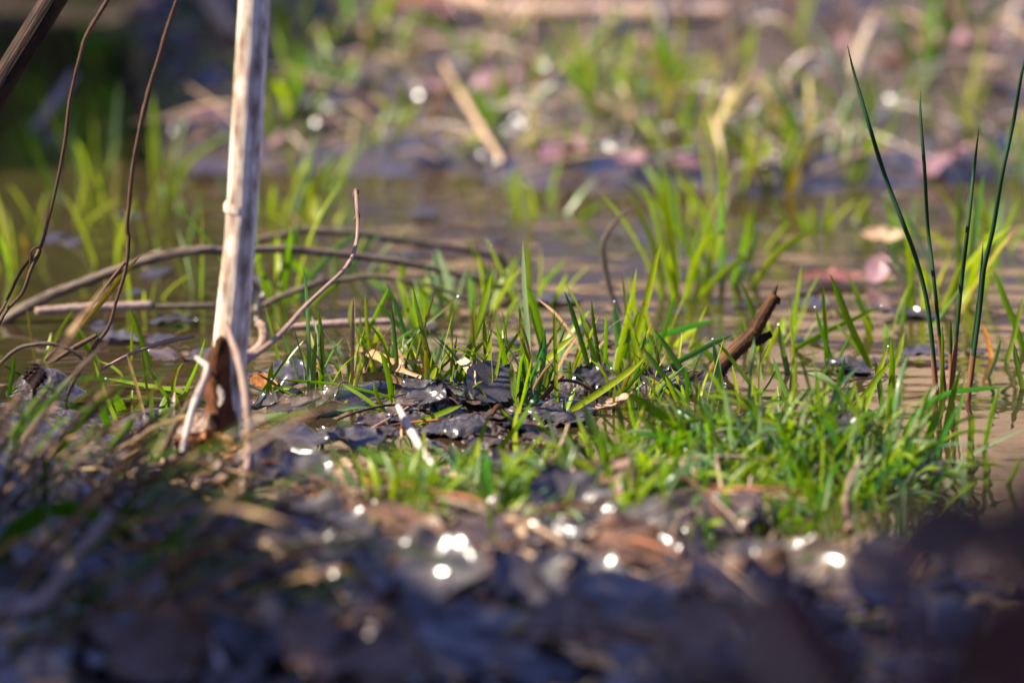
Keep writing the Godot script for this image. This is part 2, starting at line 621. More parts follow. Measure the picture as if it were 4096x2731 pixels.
# ------------------------------------------------------------------ stems, straws and leaves
# path: x, y in the photograph; z0 and z1 are the depths of its two ends
func stem(called: String, label: String, category: String, path: Array, z0: float, z1: float, radii: Array, m: String, group := "", sides := 9, rough := 0.11, segments := 36) -> Node3D:
	var p := []
	var n := path.size() / 2
	for i in n:
		var q := at_depth(path[2 * i], path[2 * i + 1], lerpf(z0, z1, float(i) / (n - 1)))
		if path[2 * i + 1] > 1700 and q.y < h(q.x, q.z) + 0.003:
			q = ground_at(path[2 * i], path[2 * i + 1]) + Vector3(0, 0.011, 0)
		elif path[2 * i + 1] < 800 and z0 < -0.8 and q.y < h(q.x, q.z) + 0.006:
			q = ground_at(path[2 * i], path[2 * i + 1]) + Vector3(0, 0.016, 0)
		p.append(q)
	return stem_through(called, label, category, p, radii, m, group, sides, rough, segments)

func stem_through(called: String, label: String, category: String, p: Array, radii: Array, m: String, group := "", sides := 9, rough := 0.06, segments := 28) -> Node3D:
	var low := 0
	for i in p.size():
		if p[i].y < p[low].y:
			low = i
	var base: Vector3 = p[low]
	var q := []
	for v in p:
		q.append(v - base)
	var t := thing(called, label, category, base, group)
	part("stem", tube_mesh(q, radii, sides, segments, rough), M[m], t)
	return t

# a straw or dry blade lying on whatever ground is under it
func lying(called: String, label: String, category: String, path: Array, w: float, m: String, group := "", lift := 0.003, ribbon := false) -> Node3D:
	var p := []
	var n := path.size() / 2
	for i in n:
		p.append(ground_at(path[2 * i], path[2 * i + 1]) + Vector3(0, lift, 0))
	if ribbon:
		var base: Vector3 = p[0]
		var q := []
		for v in p:
			q.append(v - base)
		var t := thing(called, label, category, base, group)
		part("blade", blade_mesh(q, w, rng.randf_range(-0.5, 0.5), rng.randf_range(-0.5, 0.5), 0.5, 18, 0.2), M[m], t)
		return t
	return stem_through(called, label, category, p, [w * 0.5, w * 0.5, w * 0.42], m, group, 7, 0.08, 18)

func fallen_leaf(label: String, at: Vector3, length: float, width: float, turn: Vector3, m: String, shape := 0, curl := 0.6, bend := 0.3, wave := 0.5, group := "", called := "dead_leaf") -> Node3D:
	var t := thing(called, label, "leaf", at, group)
	# tipped towards or away from the pool, after being turned in its own plane
	t.basis = Basis(Vector3.RIGHT, turn.x) * Basis(Vector3.BACK, turn.z) * Basis(Vector3.UP, turn.y)
	var b := part("leaf_blade", leaf_mesh(length, width, shape, curl, bend, wave), M[m], t)
	var e := length * 0.5
	if rng.randf() < 0.75:
		var drop := (1.0 - cos(bend)) * length * 0.5 / maxf(absf(bend), 0.05) if absf(bend) > 0.01 else 0.0
		var r := length * 0.5 / bend if absf(bend) > 0.01 else 1.0
		var ez := sin(0.96 * bend) * r if absf(bend) > 0.01 else e
		part("leaf_stalk", tube_mesh([Vector3(0, drop * 0.93, ez * 0.96), Vector3(length * 0.03, drop + 0.001, ez + length * 0.14), Vector3(length * 0.02, drop - 0.001, ez + length * 0.3)], [0.0007, 0.0005, 0.0006], 6, 8), M["vine"], b)
	return t

func leaf_px(label: String, px: float, py: float, lift: float, length: float, width: float, turn: Vector3, m: String, shape := 0, curl := 0.6, bend := 0.3, wave := 0.5, group := "") -> Node3D:
	return fallen_leaf(label, ground_at(px, py) + Vector3(0, lift, 0), length, width, turn, m, shape, curl, bend, wave, group)

# loose pieces are named by the nearest landmark, counted outwards from it
const NEAR_MARKS := [[1680, 1760, "white straw"], [1810, 1930, "looped pale straw"], [2000, 2150, "long pale straw"], [2280, 2140, "silvery arched leaf"], [1700, 2420, "large slate leaf"], [880, 1890, "stalk foot"], [980, 2110, "pinkish hanging stem"], [690, 1980, "whitish bent stem"], [2195, 2010, "tan straw stub"], [2995, 2050, "upright pale brown straw"], [3390, 2050, "crooked pinkish straw"], [2085, 2380, "thick pinkish straw"], [3010, 2400, "dark shiny leaf"], [1450, 2550, "bent grey straw"], [680, 2400, "bent dull straw"], [1965, 1600, "veined black leaf"], [1290, 1640, "tall upright blades"], [2230, 1690, "black mud lump"], [3120, 1760, "arched pale blade"], [3420, 1760, "black leaf lump"], [1150, 2690, "dull bottom leaf"]]
const FAR_MARKS := [[2200, 120, "thick far stick"], [1900, 530, "slanting tan straw"], [850, 100, "beige broken stick"], [1690, 60, "dark red leaf"], [2440, 20, "upright pale reed"], [2660, 80, "hooked pale reed"], [3150, 470, "white hooked straw"], [2960, 450, "curved pale straw"], [2850, 570, "flat pale straw"], [3460, 200, "grey far reed"], [3590, 180, "reed by the tallest rush"], [3930, 150, "bent corner reed"], [4060, 50, "upright corner reed"], [2500, 450, "large far tuft"], [1240, 430, "far tuft by the stalk"], [3280, 620, "far tuft left of the rushes"], [1500, 560, "low left far tuft"], [2280, 620, "low tuft at the far waterline"], [3650, 640, "tall second rush"]]
const COUNT := ["nearest", "second", "third", "fourth", "fifth", "sixth", "seventh", "eighth", "ninth", "tenth", "eleventh", "twelfth"]

func named(loose: Array, marks: Array) -> void:      # each: [x, y, what]; gets its label as item 3
	for a in loose:
		var best := 1e9
		for m in marks:
			var dx: float = a[0] - m[0]
			var dy: float = (a[1] - m[1]) * 1.6
			var d := dx * dx + dy * dy
			if d < best:
				best = d
				var way := ("left of" if dx < 0 else "right of") if absf(dx) > absf(dy) else ("behind" if dy < 0 else "in front of")
				a[3] = "%s the %s" % [way, m[2]]
		a[4] = best
	loose.sort_custom(func(p, q): return p[4] < q[4])
	var seen := {}
	for a in loose:
		var key: String = a[2] + a[3]
		var k: int = seen.get(key, 0)
		seen[key] = k + 1
		a[3] = "%s, %s %s" % [a[2], COUNT[mini(k, 11)], a[3]]

# ------------------------------------------------------------------
func _ready() -> void:
	rng.seed = 20417
	# camera: a 135 mm lens at f/4.2, low over the pool
	cam = Camera3D.new()
	cam.name = "camera"
	cam.position = Vector3(0, 0.485, 2.1)
	cam.rotation_degrees = Vector3(-12, 0, 0)
	cam.near = 0.05
	cam.far = 300.0
	var lens := CameraAttributesPhysical.new()
	lens.frustum_focal_length = 135.0
	lens.frustum_focus_distance = 2.165
	lens.frustum_near = 0.05
	lens.frustum_far = 300.0
	lens.exposure_aperture = 4.2
	cam.attributes = lens
	cam.fov = 10.16
	add_child(cam)
	cam.current = true

	var sky := ProceduralSkyMaterial.new()
	sky.sky_top_color = srgb(0.080, 0.115, 0.32)
	sky.sky_horizon_color = srgb(0.155, 0.185, 0.31)
	sky.ground_bottom_color = srgb(0.08, 0.06, 0.045)
	sky.ground_horizon_color = srgb(0.16, 0.13, 0.10)
	sky.sky_curve = 0.16
	var env := Environment.new()
	env.background_mode = Environment.BG_SKY
	env.sky = Sky.new()
	env.sky.sky_material = sky
	env.tonemap_mode = Environment.TONE_MAPPER_LINEAR
	env.tonemap_exposure = 3.8
	env.sdfgi_enabled = true
	env.ssao_enabled = true
	env.ssil_enabled = true
	var around := WorldEnvironment.new()
	around.name = "world_environment"
	around.environment = env
	add_child(around)

	var sun := DirectionalLight3D.new()
	sun.name = "sun"
	sun.light_energy = 1.6
	sun.light_color = Color(1.0, 0.95, 0.88)
	sun.light_angular_distance = 0.5
	sun.shadow_enabled = true
	add_child(sun)
	sun.look_at_from_position(Vector3(-1.0, 1.08, 0.08), Vector3.ZERO)

	for a in [[n_big, 3, 7.0], [n_mid, 4, 26.0], [n_fine, 5, 85.0]]:
		a[0].seed = a[1]
		a[0].frequency = a[2]
		a[0].noise_type = FastNoiseLite.TYPE_SIMPLEX_SMOOTH
		a[0].fractal_octaves = 3
	make_materials()
	setting()
	focus_grass()
	stems_and_twigs()
	litter()
	far_shore()
	near_things()

func setting() -> void:
	# mud banks: where, how wide, how deep, how high
	for m in [[1860, 1600, 0.085, 0.05, 0.014], [1560, 1580, 0.06, 0.035, 0.012], [1900, 1720, 0.05, 0.03, 0.010], [2360, 1540, 0.022, 0.014, 0.013], [2640, 1545, 0.022, 0.014, 0.010],
			[3120, 1830, 0.085, 0.05, 0.016], [2820, 1790, 0.05, 0.04, 0.012], [3450, 1850, 0.05, 0.05, 0.014], [700, 1690, 0.07, 0.04, 0.006], [180, 1560, 0.03, 0.03, 0.012],
			[20, 2050, 0.08, 0.1, 0.018], [-420, 1980, 0.12, 0.2, 0.035], [400, 1980, 0.06, 0.07, 0.008], [3430, 1490, 0.03, 0.012, 0.004], [2250, 1640, 0.03, 0.02, 0.008],
			[1300, 1300, 0.03, 0.02, 0.002], [1050, 1500, 0.05, 0.03, 0.003]]:
		var f := flat(m[0], m[1])
		mounds.append([f.x, f.z, m[2], m[3], m[4]])
	var xs := axis(-0.62, 0.62, 0.0045, 60.0)
	var zs := axis(-0.55, 0.6, 0.0045, 60.0)
	structure("ground", grid_mesh(xs, zs, h, 5.0), M["mud"])
	var bank := func(x: float, z: float) -> float:
		return h(x, z) + 0.012
	structure("bank", grid_mesh(axis(-1.6, 1.6, 0.03, 60.0), axis(-3.4, -2.0, 0.03, 60.0).slice(0, 80), bank, 3.0), M["dry_ground"])
	var rip := noise(71, 34.0, 3)
	var rip2 := noise(72, 11.0, 2)
	var ripple := func(x: float, z: float) -> float:
		return rip.get_noise_2d(x * 0.55, z * 1.5) * 0.00036 + rip2.get_noise_2d(x * 0.6, z * 1.4) * 0.0008
	structure("water", grid_mesh(axis(-0.55, 0.5, 0.005, 2.2), axis(-1.0, 0.45, 0.005, 2.4), ripple, 1.0), M["water"])

func focus_grass() -> void:
	var z := 1.7218
	var A := Vector2(1366, 910)
	var B := Vector2(0, 910)
	var C := Vector2(2732, 910)
	var mid := "grass tufts on the middle mud bank"
	traced_tuft("grass tuft with brown-blotched blades at the left of the middle bank", A, z, [
		["spotted", 42, 185, 985, 105, 770, 60, 610, 80, 475], ["lime", 26, 230, 985, 182, 750, 160, 460], ["green", 36, 70, 975, 140, 800, 250, 560, 330, 400],
		["spotted", 30, 180, 985, 130, 700, 130, 590], ["lime", 34, 205, 960, 240, 740, 252, 680], ["bleached", 28, 255, 965, 262, 800], ["deep", 24, 48, 1075, 46, 960, 44, 870],
		["green", 22, 330, 960, 290, 780, 220, 670], ["lime", 30, 120, 980, 170, 760, 185, 640], ["pale", 30, 90, 985, 100, 850, 140, 760]], mid)
	traced_tuft("tall upright grass blades just right of the pale stalk foot", B, z, [
		["pale", 32, 2128, 1190, 2122, 800, 2106, 450, 2083, 252], ["green", 28, 2195, 1175, 2215, 900, 2205, 700, 2188, 540], ["green", 26, 2148, 1222, 2160, 950, 2178, 720],
		["pale", 28, 2130, 1215, 2130, 1050, 2130, 960], ["deep", 26, 2035, 975, 2110, 880, 2165, 790], ["brown_tip", 24, 2340, 1005, 2260, 890, 2180, 800, 2085, 720], ["blue", 24, 2358, 900, 2320, 830, 2277, 770],
		["pale", 18, 2180, 1000, 2180, 740, 2145, 605]], mid)
	traced_tuft("few spread blades rooted in a curled black leaf by the stalk", B, z, [
		["lime", 40, 1848, 1185, 1858, 1060, 1876, 925], ["green", 28, 1928, 945, 1880, 740, 1825, 538], ["pale", 24, 1788, 1160, 1960, 930, 2098, 768], ["brown_tip", 24, 1792, 1158, 1900, 1010, 2018, 838],
		["green", 26, 2135, 1220, 2000, 1140, 1868, 1080], ["deep", 26, 2130, 1195, 1980, 1100, 1790, 1160], ["green", 34, 2690, 1172, 2352, 1082, 2100, 1056, 1868, 1044]], mid)
	traced_tuft("dense tuft of long crossing blades in the middle of the bank", A, z, [
		["green", 44, 605, 965, 480, 780, 340, 630, 210, 462], ["spotted", 52, 692, 1055, 605, 880, 560, 690, 520, 520, 490, 395], ["green", 36, 575, 960, 500, 680, 460, 560, 436, 448],
		["blue", 30, 510, 960, 430, 700, 370, 520, 305, 375], ["brown_tip", 27, 265, 985, 400, 840, 520, 710, 680, 580, 802, 475], ["lime", 26, 530, 1040, 485, 860, 440, 790],
		["pale", 34, 640, 965, 680, 820, 706, 703], ["green", 28, 682, 970, 720, 870, 756, 778], ["brown_tip", 28, 640, 1010, 730, 920, 818, 812], ["deep", 28, 766, 1045, 780, 880, 798, 738],
		["green", 30, 690, 1045, 850, 910, 1012, 758], ["pale", 26, 655, 960, 620, 790, 602, 690], ["pale", 24, 350, 985, 355, 700, 356, 508], ["pale", 26, 310, 960, 380, 790, 525, 678], ["green", 30, 520, 1030, 470, 900, 410, 800]], mid)
	traced_tuft("short bright blades sprouting from a broken black leaf", A, z, [
		["lime", 36, 580, 1148, 625, 1040, 664, 948], ["green", 42, 345, 1180, 312, 1000, 262, 832], ["lime", 30, 292, 1275, 240, 1150, 215, 1050], ["green", 22, 660, 1190, 640, 1110, 640, 1060], ["green", 30, 275, 1272, 120, 1150, 0, 1082],
		["pale", 34, 590, 1140, 600, 1040, 598, 960], ["lime", 26, 345, 1200, 350, 1150, 365, 1080]], mid)
	traced_tuft("single tall straight blade standing above the middle bank", A, z, [["green", 42, 828, 1055, 900, 820, 970, 590, 1036, 288], ["deep", 26, 840, 1055, 860, 1000, 900, 960]], mid)
	traced_tuft("three narrow upright blades beside the veined black leaf", A, z, [
		["green", 40, 1002, 1075, 1015, 900, 1032, 698], ["green", 25, 1045, 1115, 1080, 950, 1110, 788], ["green", 36, 1148, 1060, 1110, 860, 1064, 668], ["lime", 30, 1000, 1010, 990, 780, 980, 610],
		["lime", 30, 1158, 1155, 1165, 1040, 1172, 918], ["deep", 32, 1392, 930, 1200, 830, 1005, 692], ["green", 28, 1085, 1000, 1110, 760, 1152, 560]], mid)
	traced_tuft("tallest grass tuft in the centre with broad upright blades", A, z, [
		["spotted", 46, 1252, 1115, 1246, 850, 1220, 530], ["green", 52, 1400, 960, 1345, 620, 1290, 460, 1235, 338], ["pale", 42, 1292, 1000, 1287, 700, 1265, 400, 1250, 90],
		["green", 38, 1425, 1000, 1345, 700, 1305, 540], ["green", 27, 1482, 1205, 1476, 900, 1465, 560], ["deep", 24, 1482, 1180, 1470, 1000, 1402, 890], ["lime", 38, 1268, 1085, 1400, 930, 1500, 830, 1612, 738],
		["green", 42, 1480, 900, 1600, 700, 1716, 568], ["deep", 36, 1300, 1200, 1235, 1100, 1215, 930]], mid)
	traced_tuft("pale blue-green blade pair in front of the tallest tuft", A, z, [
		["blue", 38, 1335, 1215, 1378, 1000, 1396, 850, 1400, 698], ["green", 30, 1335, 1215, 1400, 1100, 1425, 985], ["spotted", 48, 1215, 1285, 1190, 1100, 1166, 918], ["deep", 22, 1198, 1245, 1160, 1190, 1122, 1150],
		["pale", 30, 1270, 1260, 1260, 1150, 1290, 1100]], mid)
	traced_tuft("long blade leaning right over the water from two short shoots", A, z, [
		["lime", 46, 1560, 1285, 1800, 1120, 2000, 975, 2098, 888], ["green", 36, 1545, 1295, 1580, 1190, 1622, 1078], ["deep", 28, 1535, 1300, 1535, 1220, 1540, 1160], ["deep", 26, 1880, 1215, 1990, 1080, 2120, 930], ["lime", 18, 1872, 1250, 1878, 1150, 1884, 1075]], mid)
	traced_tuft("blades behind the small black mound at the edge of the water", A, z, [
		["deep", 34, 1702, 975, 1600, 620, 1536, 440], ["green", 38, 1765, 1005, 1700, 750, 1640, 588], ["green", 27, 1812, 982, 1820, 750, 1822, 583], ["deep", 24, 1782, 960, 1735, 640, 1722, 490], ["green", 32, 1580, 1065, 1573, 970, 1576, 918],
		["pale", 36, 1515, 880, 1620, 812, 1812, 812]], mid)
	traced_tuft("upright fan of bright blades behind the right black mound", A, z, [
		["lime", 52, 1880, 985, 1930, 750, 1990, 500, 2032, 278], ["pale", 48, 1922, 965, 1897, 700, 1880, 510], ["green", 36, 1930, 965, 1980, 750, 2046, 568], ["lime", 48, 2000, 900, 2110, 480, 2160, 250, 2202, 98],
		["green", 24, 1990, 900, 1955, 480, 1932, 325], ["green", 32, 2062, 1075, 2012, 760, 1992, 620], ["deep", 36, 2170, 910, 2230, 690, 2300, 458], ["blue", 42, 1960, 880, 2100, 775, 2352, 690, 2590, 632]], mid)
	traced_tuft("blades leaning left in front of the broken twig", A, z, [
		["green", 42, 2420, 1120, 2250, 850, 2152, 698], ["green", 42, 2352, 1205, 2200, 1000, 2068, 818], ["blue", 42, 2190, 1000, 2352, 905, 2550, 802, 2695, 740], ["deep", 30, 2200, 1210, 2140, 1090, 2105, 1010], ["lime", 30, 2330, 1240, 2280, 1120, 2230, 1020]], mid)

	var fill := []
	for a in [[1300, 1565], [1400, 1535], [1500, 1505], [1600, 1525], [1700, 1530], [1800, 1545], [1900, 1505], [2050, 1540], [2150, 1560], [2250, 1530], [2450, 1565], [2550, 1590], [2020, 1650], [1220, 1600], [2420, 1500], [2520, 1490], [2700, 1520], [2780, 1600]]:
		fill.append([a[0], a[1], "short fresh grass tuft", "", 0.0])
	named(fill, [[1412, 1450, "brown-blotched tuft"], [1210, 1580, "tall upright blades"], [1690, 1560, "dense crossing tuft"], [1850, 1500, "single tall blade"], [1965, 1600, "veined black leaf"], [2110, 1540, "tallest tuft"], [2270, 1650, "leaning long blade"], [2380, 1545, "small black mound"], [2470, 1470, "bright fan of blades"], [2835, 1560, "broken twig foot"]])
	for a in fill:
		wild_tuft(a[3], mid, ground_at(a[0], a[1]), 7, Vector2(0.025, 0.06), Vector2(0.0016, 0.0027), 0.03, 0.9, ["green", "lime", "lime", "pale", "brown_tip", "blue", "yellow", "dry"])

	var right := "grass tufts on the right mud bank"
	traced_tuft("folded pair of blades at the foot of the broken twig", C, z, [
		["blue", 44, 270, 1180, 240, 960, 205, 768], ["green", 34, 530, 1160, 375, 950, 285, 835, 206, 768], ["green", 28, 212, 1265, 240, 1130, 266, 978], ["lime", 26, 392, 1205, 366, 1080, 340, 940], ["lime", 38, 465, 1285, 470, 1130, 482, 963],
		["green", 14, 532, 1265, 530, 980, 560, 880, 602, 788], ["green", 24, 300, 1340, 290, 1230, 300, 1130]], right)
	traced_tuft("crossing pale-edged blades in the water behind the right bank", C, z, [
		["pale", 30, 722, 1185, 670, 1040, 618, 888], ["green", 30, 738, 1195, 750, 1080, 753, 958], ["deep", 14, 520, 1190, 600, 1060, 656, 950], ["spotted", 42, 722, 1015, 690, 850, 660, 668], ["lime", 28, 762, 1000, 755, 800, 730, 543],
		["deep", 30, 725, 1190, 610, 1178, 495, 1175], ["pale", 22, 652, 1310, 655, 1180, 650, 1095]], right)
	traced_tuft("long blade pair standing in open water left of the rushes", C, z, [
		["green", 48, 1292, 955, 1170, 700, 1090, 500, 1015, 318], ["green", 34, 992, 955, 985, 700, 964, 388], ["deep", 28, 1035, 955, 960, 740, 910, 548], ["pale", 24, 1060, 945, 1100, 850, 1162, 738],
		["green", 36, 760, 850, 1000, 712, 1180, 632, 1368, 538], ["deep", 24, 1260, 900, 1120, 730, 1040, 640]], right)
	traced_tuft("arched pale blade with upright green ones on the right bank", C, z, [
		["pale", 46, 1115, 1260, 1040, 1100, 950, 1020, 852, 998], ["deep", 46, 1030, 1355, 1060, 1150, 1118, 888], ["green", 34, 930, 1260, 930, 1120, 920, 1008], ["deep", 42, 1095, 1345, 1140, 1200, 1190, 1068],
		["green", 38, 1110, 1345, 1280, 1120, 1448, 898], ["lime", 34, 1225, 1345, 1320, 1080, 1416, 818], ["pale", 44, 1340, 1330, 1260, 1268, 1130, 1252], ["green", 28, 985, 1290, 975, 1200, 960, 1150]], right)
	traced_tuft("tall broad blade between the rushes and the right bank", C, z, [
		["green", 46, 1420, 1320, 1440, 1000, 1434, 758], ["green", 36, 1440, 1000, 1490, 860, 1526, 718], ["deep", 36, 1385, 1280, 1355, 1050, 1325, 908], ["green", 34, 1352, 1567, 1400, 1420, 1440, 1100], ["green", 44, 1440, 1400, 1450, 1250, 1440, 1090]], right)
	traced_tuft("large arching blade bending right across the rush feet", C, z, [
		["blue", 46, 1525, 1410, 1620, 1262, 1800, 1142, 2000, 1108, 2230, 1095], ["green", 62, 1650, 1540, 1740, 1330, 1805, 1170], ["green", 38, 1808, 1405, 1850, 1200, 1916, 963], ["green", 26, 1775, 1200, 1790, 900, 1785, 648],
		["spotted", 24, 1888, 1375, 1930, 1150, 1956, 978], ["green", 30, 1692, 1390, 1700, 1300, 1705, 1240]], right)
	traced_tuft("slim blades in the water at the right of the rushes", C, z, [
		["green", 38, 1985, 1590, 1995, 1400, 2008, 1263], ["green", 36, 2068, 1540, 2120, 1300, 2190, 1068], ["pale", 26, 1980, 1580, 2150, 1482, 2360, 1385]], right)
	traced_tuft("right-hand edge grass blades standing in the pool", C, z, [
		["green", 48, 2352, 850, 2280, 650, 2200, 450, 2138, 288], ["deep", 34, 2345, 1110, 2310, 950, 2284, 798], ["green", 34, 2230, 935, 2280, 760, 2342, 478], ["pale", 26, 2110, 1035, 2160, 900, 2192, 763], ["orange", 30, 2130, 900, 2100, 760, 2066, 658]], right)
	traced_tuft("left end of the right bank, blades fanning both ways", C, z, [
		["green", 46, 240, 1440, 150, 1270, 58, 1110], ["pale", 48, 275, 1365, 230, 1275, 198, 1195], ["deep", 34, 20, 1330, 25, 1100, 15, 950], ["green", 36, 700, 1330, 780, 1220, 872, 1108], ["blue", 40, 480, 1330, 700, 1282, 760, 1285, 900, 1265],
		["lime", 34, 100, 1430, 60, 1290, -20, 1180], ["green", 30, 420, 1420, 400, 1330, 350, 1270], ["pale", 36, 120, 1380, 20, 1330, -90, 1340]], right)
	var mats := []
	for a in [[2850, 1790], [2960, 1760], [3060, 1800], [3150, 1770], [3240, 1810], [3330, 1780], [3430, 1800], [3540, 1830], [2900, 1850], [3020, 1880], [3140, 1860], [3260, 1880], [3380, 1870], [3480, 1900], [3600, 1880], [2760, 1830], [3000, 1940], [3200, 1960], [3400, 1950]]:
		mats.append([a[0], a[1], "low matted grass tuft", "", 0.0])
	named(mats, [[2866, 1500, "broken twig foot"], [3120, 1760, "arched pale blade"], [3420, 1760, "black leaf lump"], [2995, 1920, "upright pale brown straw"], [3390, 1980, "crooked pinkish straw"], [3620, 1760, "large arching blade foot"], [2680, 1880, "channel mouth"]])
	for a in mats:
		wild_tuft(a[3], "matted tufts on the right bank", ground_at(a[0], a[1]), 10, Vector2(0.028, 0.06), Vector2(0.0017, 0.003), 0.07, 1.8, ["green", "lime", "green", "green", "blue", "pale", "brown_tip"])

	var front := "out-of-focus grass in front of the middle bank"
	traced_tuft("blurred blades crossing in front of the black mud lump", A, z, [
		["green", 50, 1040, 1575, 1200, 1370, 1312, 1198], ["lime", 40, 1210, 1560, 1200, 1400, 1220, 1220], ["deep", 28, 1440, 1455, 1370, 1340, 1300, 1238], ["green", 28, 1210, 1390, 1150, 1300, 1098, 1248], ["green", 36, 930, 1575, 980, 1400, 1022, 1285], ["deep", 36, 1690, 1570, 1565, 1450, 1548, 1318]], front)
	traced_tuft("broad blurred blade leaning left over the narrow water channel", A, z, [
		["green", 64, 2370, 1410, 2150, 1262, 1958, 1128], ["green", 32, 2042, 1450, 1992, 1300, 1968, 1148], ["lime", 24, 2105, 1520, 2130, 1400, 2156, 1288], ["pale", 62, 1815, 1590, 1745, 1400, 1670, 1205], ["deep", 30, 2090, 1450, 1900, 1390, 1720, 1210], ["green", 30, 1900, 1560, 1850, 1470, 1790, 1380]], front)
	traced_tuft("lone blade lying on the wet mud below the middle bank", A, z, [["green", 32, 520, 1352, 660, 1290, 834, 1222], ["green", 20, 525, 1350, 540, 1320, 556, 1298]], front)
	traced_tuft("pale limp blade drooping over the veined black leaf", A, z, [["pale", 42, 805, 1162, 900, 1172, 1000, 1242, 1092, 1342], ["pale", 36, 650, 1215, 690, 1290, 705, 1362], ["blue", 32, -130, 1305, 90, 1236, 245, 1240]], front)
	var D := Vector2(1366, 1820)
	traced_tuft("blurred upright grass tuft below the white straw", D, z, [
		["green", 52, 440, 480, 430, 200, 440, -120], ["lime", 46, 430, 470, 400, 200, 330, -60], ["pale", 60, 330, 60, 230, 10, 110, -60], ["green", 44, 470, 200, 640, 80, 880, 0], ["deep", 44, 260, 500, 300, 440, 380, 380], ["blue", 48, 480, 300, 520, 120, 560, -80]], front)
	traced_tuft("blue-green blurred blades near the bottom of the middle bank", D, z, [
		["blue", 56, 1040, 420, 1000, 200, 985, -60], ["green", 46, 1320, 240, 1310, 120, 1290, 40], ["green", 50, 1050, 320, 1300, 260, 1560, 150], ["green", 50, 1100, 420, 900, 350, 830, 250], ["lime", 50, 940, 200, 930, 60, 950, -120], ["green", 48, 800, 620, 790, 480, 800, 380]], front)
	traced_tuft("blurred V of pale blades rising left of the right bank", D, z, [
		["pale", 74, 2100, 360, 2030, 150, 1950, -100], ["blue", 60, 2110, 360, 2200, 260, 2350, 130], ["green", 60, 1850, 420, 1840, 200, 1830, -80], ["lime", 54, 1830, 400, 1700, 100, 1560, 40], ["green", 52, 2080, 360, 1960, 120, 1880, -160], ["deep", 48, 1900, 400, 1980, 240, 2080, 60]], front)
	for a in [[1480, 1930, "left of the upright tuft"], [1560, 1990, "below the upright tuft"], [1720, 1880, "behind the pale looped straw"], [1850, 1990, "right of the pale looped straw"], [1930, 1900, "under the black mud lump"], [2060, 1960, "left of the silvery arched leaf"], [2170, 1900, "behind the silvery arched leaf"], [2290, 1950, "above the silvery arched leaf"], [2380, 1890, "in the channel mouth"], [2480, 2020, "at the foot of the pale V"], [2600, 1960, "right of the pale V"], [2680, 1880, "left of the right bank"], [2700, 2050, "below the right bank's left end"], [1980, 2080, "behind the tan straw stub"]]:
		wild_tuft("blurred low green tuft " + a[2], front, ground_at(a[0], a[1] + 70), 9, Vector2(0.022, 0.046), Vector2(0.003, 0.0046), 0.04, 1.2, ["green", "lime", "green", "lime", "pale", "blue"])
	var more := []
	for i in 72:
		var px := rng.randf_range(1450, 3620)
		more.append([px, rng.randf_range(1970, 2150) if px < 2350 else rng.randf_range(1850, 2070), "loose sprawling grass tuft", "", 0.0])
	named(more, NEAR_MARKS)
	for a in more:
		wild_tuft(a[3], front, ground_at(a[0], a[1]), 7, Vector2(0.026, 0.046) if a[0] < 2350 else Vector2(0.03, 0.06), Vector2(0.002, 0.0036), 0.06, 1.6, ["green", "lime", "green", "green", "pale", "blue", "brown_tip"])
	traced_tuft("dark blurred blades lying over the near wet leaves", D, z, [
		["green", 58, 1290, 740, 1480, 680, 1640, 600], ["lime", 60, 580, 800, 720, 700, 930, 620], ["blue", 50, 1340, 810, 1500, 760, 1700, 660], ["pale", 40, 770, 820, 760, 740, 780, 680]], front)
	var E := Vector2(2732, 1820)
	traced_tuft("blurred blades fanning out at the front edge of right bank", E, z, [
		["green", 52, 620, 510, 740, 330, 850, 60], ["lime", 50, 400, 230, 450, 100, 510, -20], ["pale", 54, 400, 530, 330, 360, 250, 240], ["green", 48, 100, 330, 130, 230, 160, 140], ["lime", 46, 1080, 480, 1070, 350, 1040, 270], ["green", 50, 480, 260, 680, 190, 960, 180],
		["green", 54, 1060, 250, 930, 240, 800, 190], ["green", 50, 1190, 250, 1400, 160, 1680, 10], ["blue", 50, 1340, 250, 1520, 220, 1340, 90], ["pale", 40, 630, 420, 640, 300, 690, 210], ["green", 44, 850, 520, 960, 410, 1030, 330]], front)
	traced_tuft("soft pale blades hanging at the right water's edge", E, z, [["blue", 50, 1920, 440, 1940, 200, 1900, 50], ["green", 34, 2085, 200, 2085, 100, 2085, -60], ["lime", 36, 2240, 190, 2280, 110, 2330, 0], ["green", 30, 1500, 200, 1480, 100, 1465, 0]], front)
	traced_tuft("dim blurred blades rising from the near right leaf litter", E, z, [["deep", 54, 700, 900, 790, 780, 900, 660], ["deep", 50, 260, 850, 200, 600, 120, 380], ["pale", 50, 690, 760, 580, 640, 500, 560]], front)

	var left := "grass tufts at the left edge of the pool"
	traced_tuft("bright grass tuft between the vines and the pale stalk", B, z, [
		["green", 38, 1030, 955, 960, 740, 885, 545], ["green", 32, 1268, 1138, 1340, 960, 1412, 758], ["green", 34, 1150, 1180, 1090, 1080, 1022, 965], ["lime", 32, 1245, 1285, 1190, 1120, 1215, 990, 1258, 930], ["green", 16, 1025, 1200, 1000, 1050, 960, 770],
		["green", 16, 905, 1270, 905, 1150, 910, 1070], ["green", 34, 1260, 1140, 1000, 1090, 725, 1040], ["green", 34, 1160, 1225, 1280, 1150, 1430, 1100], ["lime", 18, 905, 920, 905, 800, 910, 650], ["dry", 30, 990, 1280, 940, 1080, 868, 860]], left)
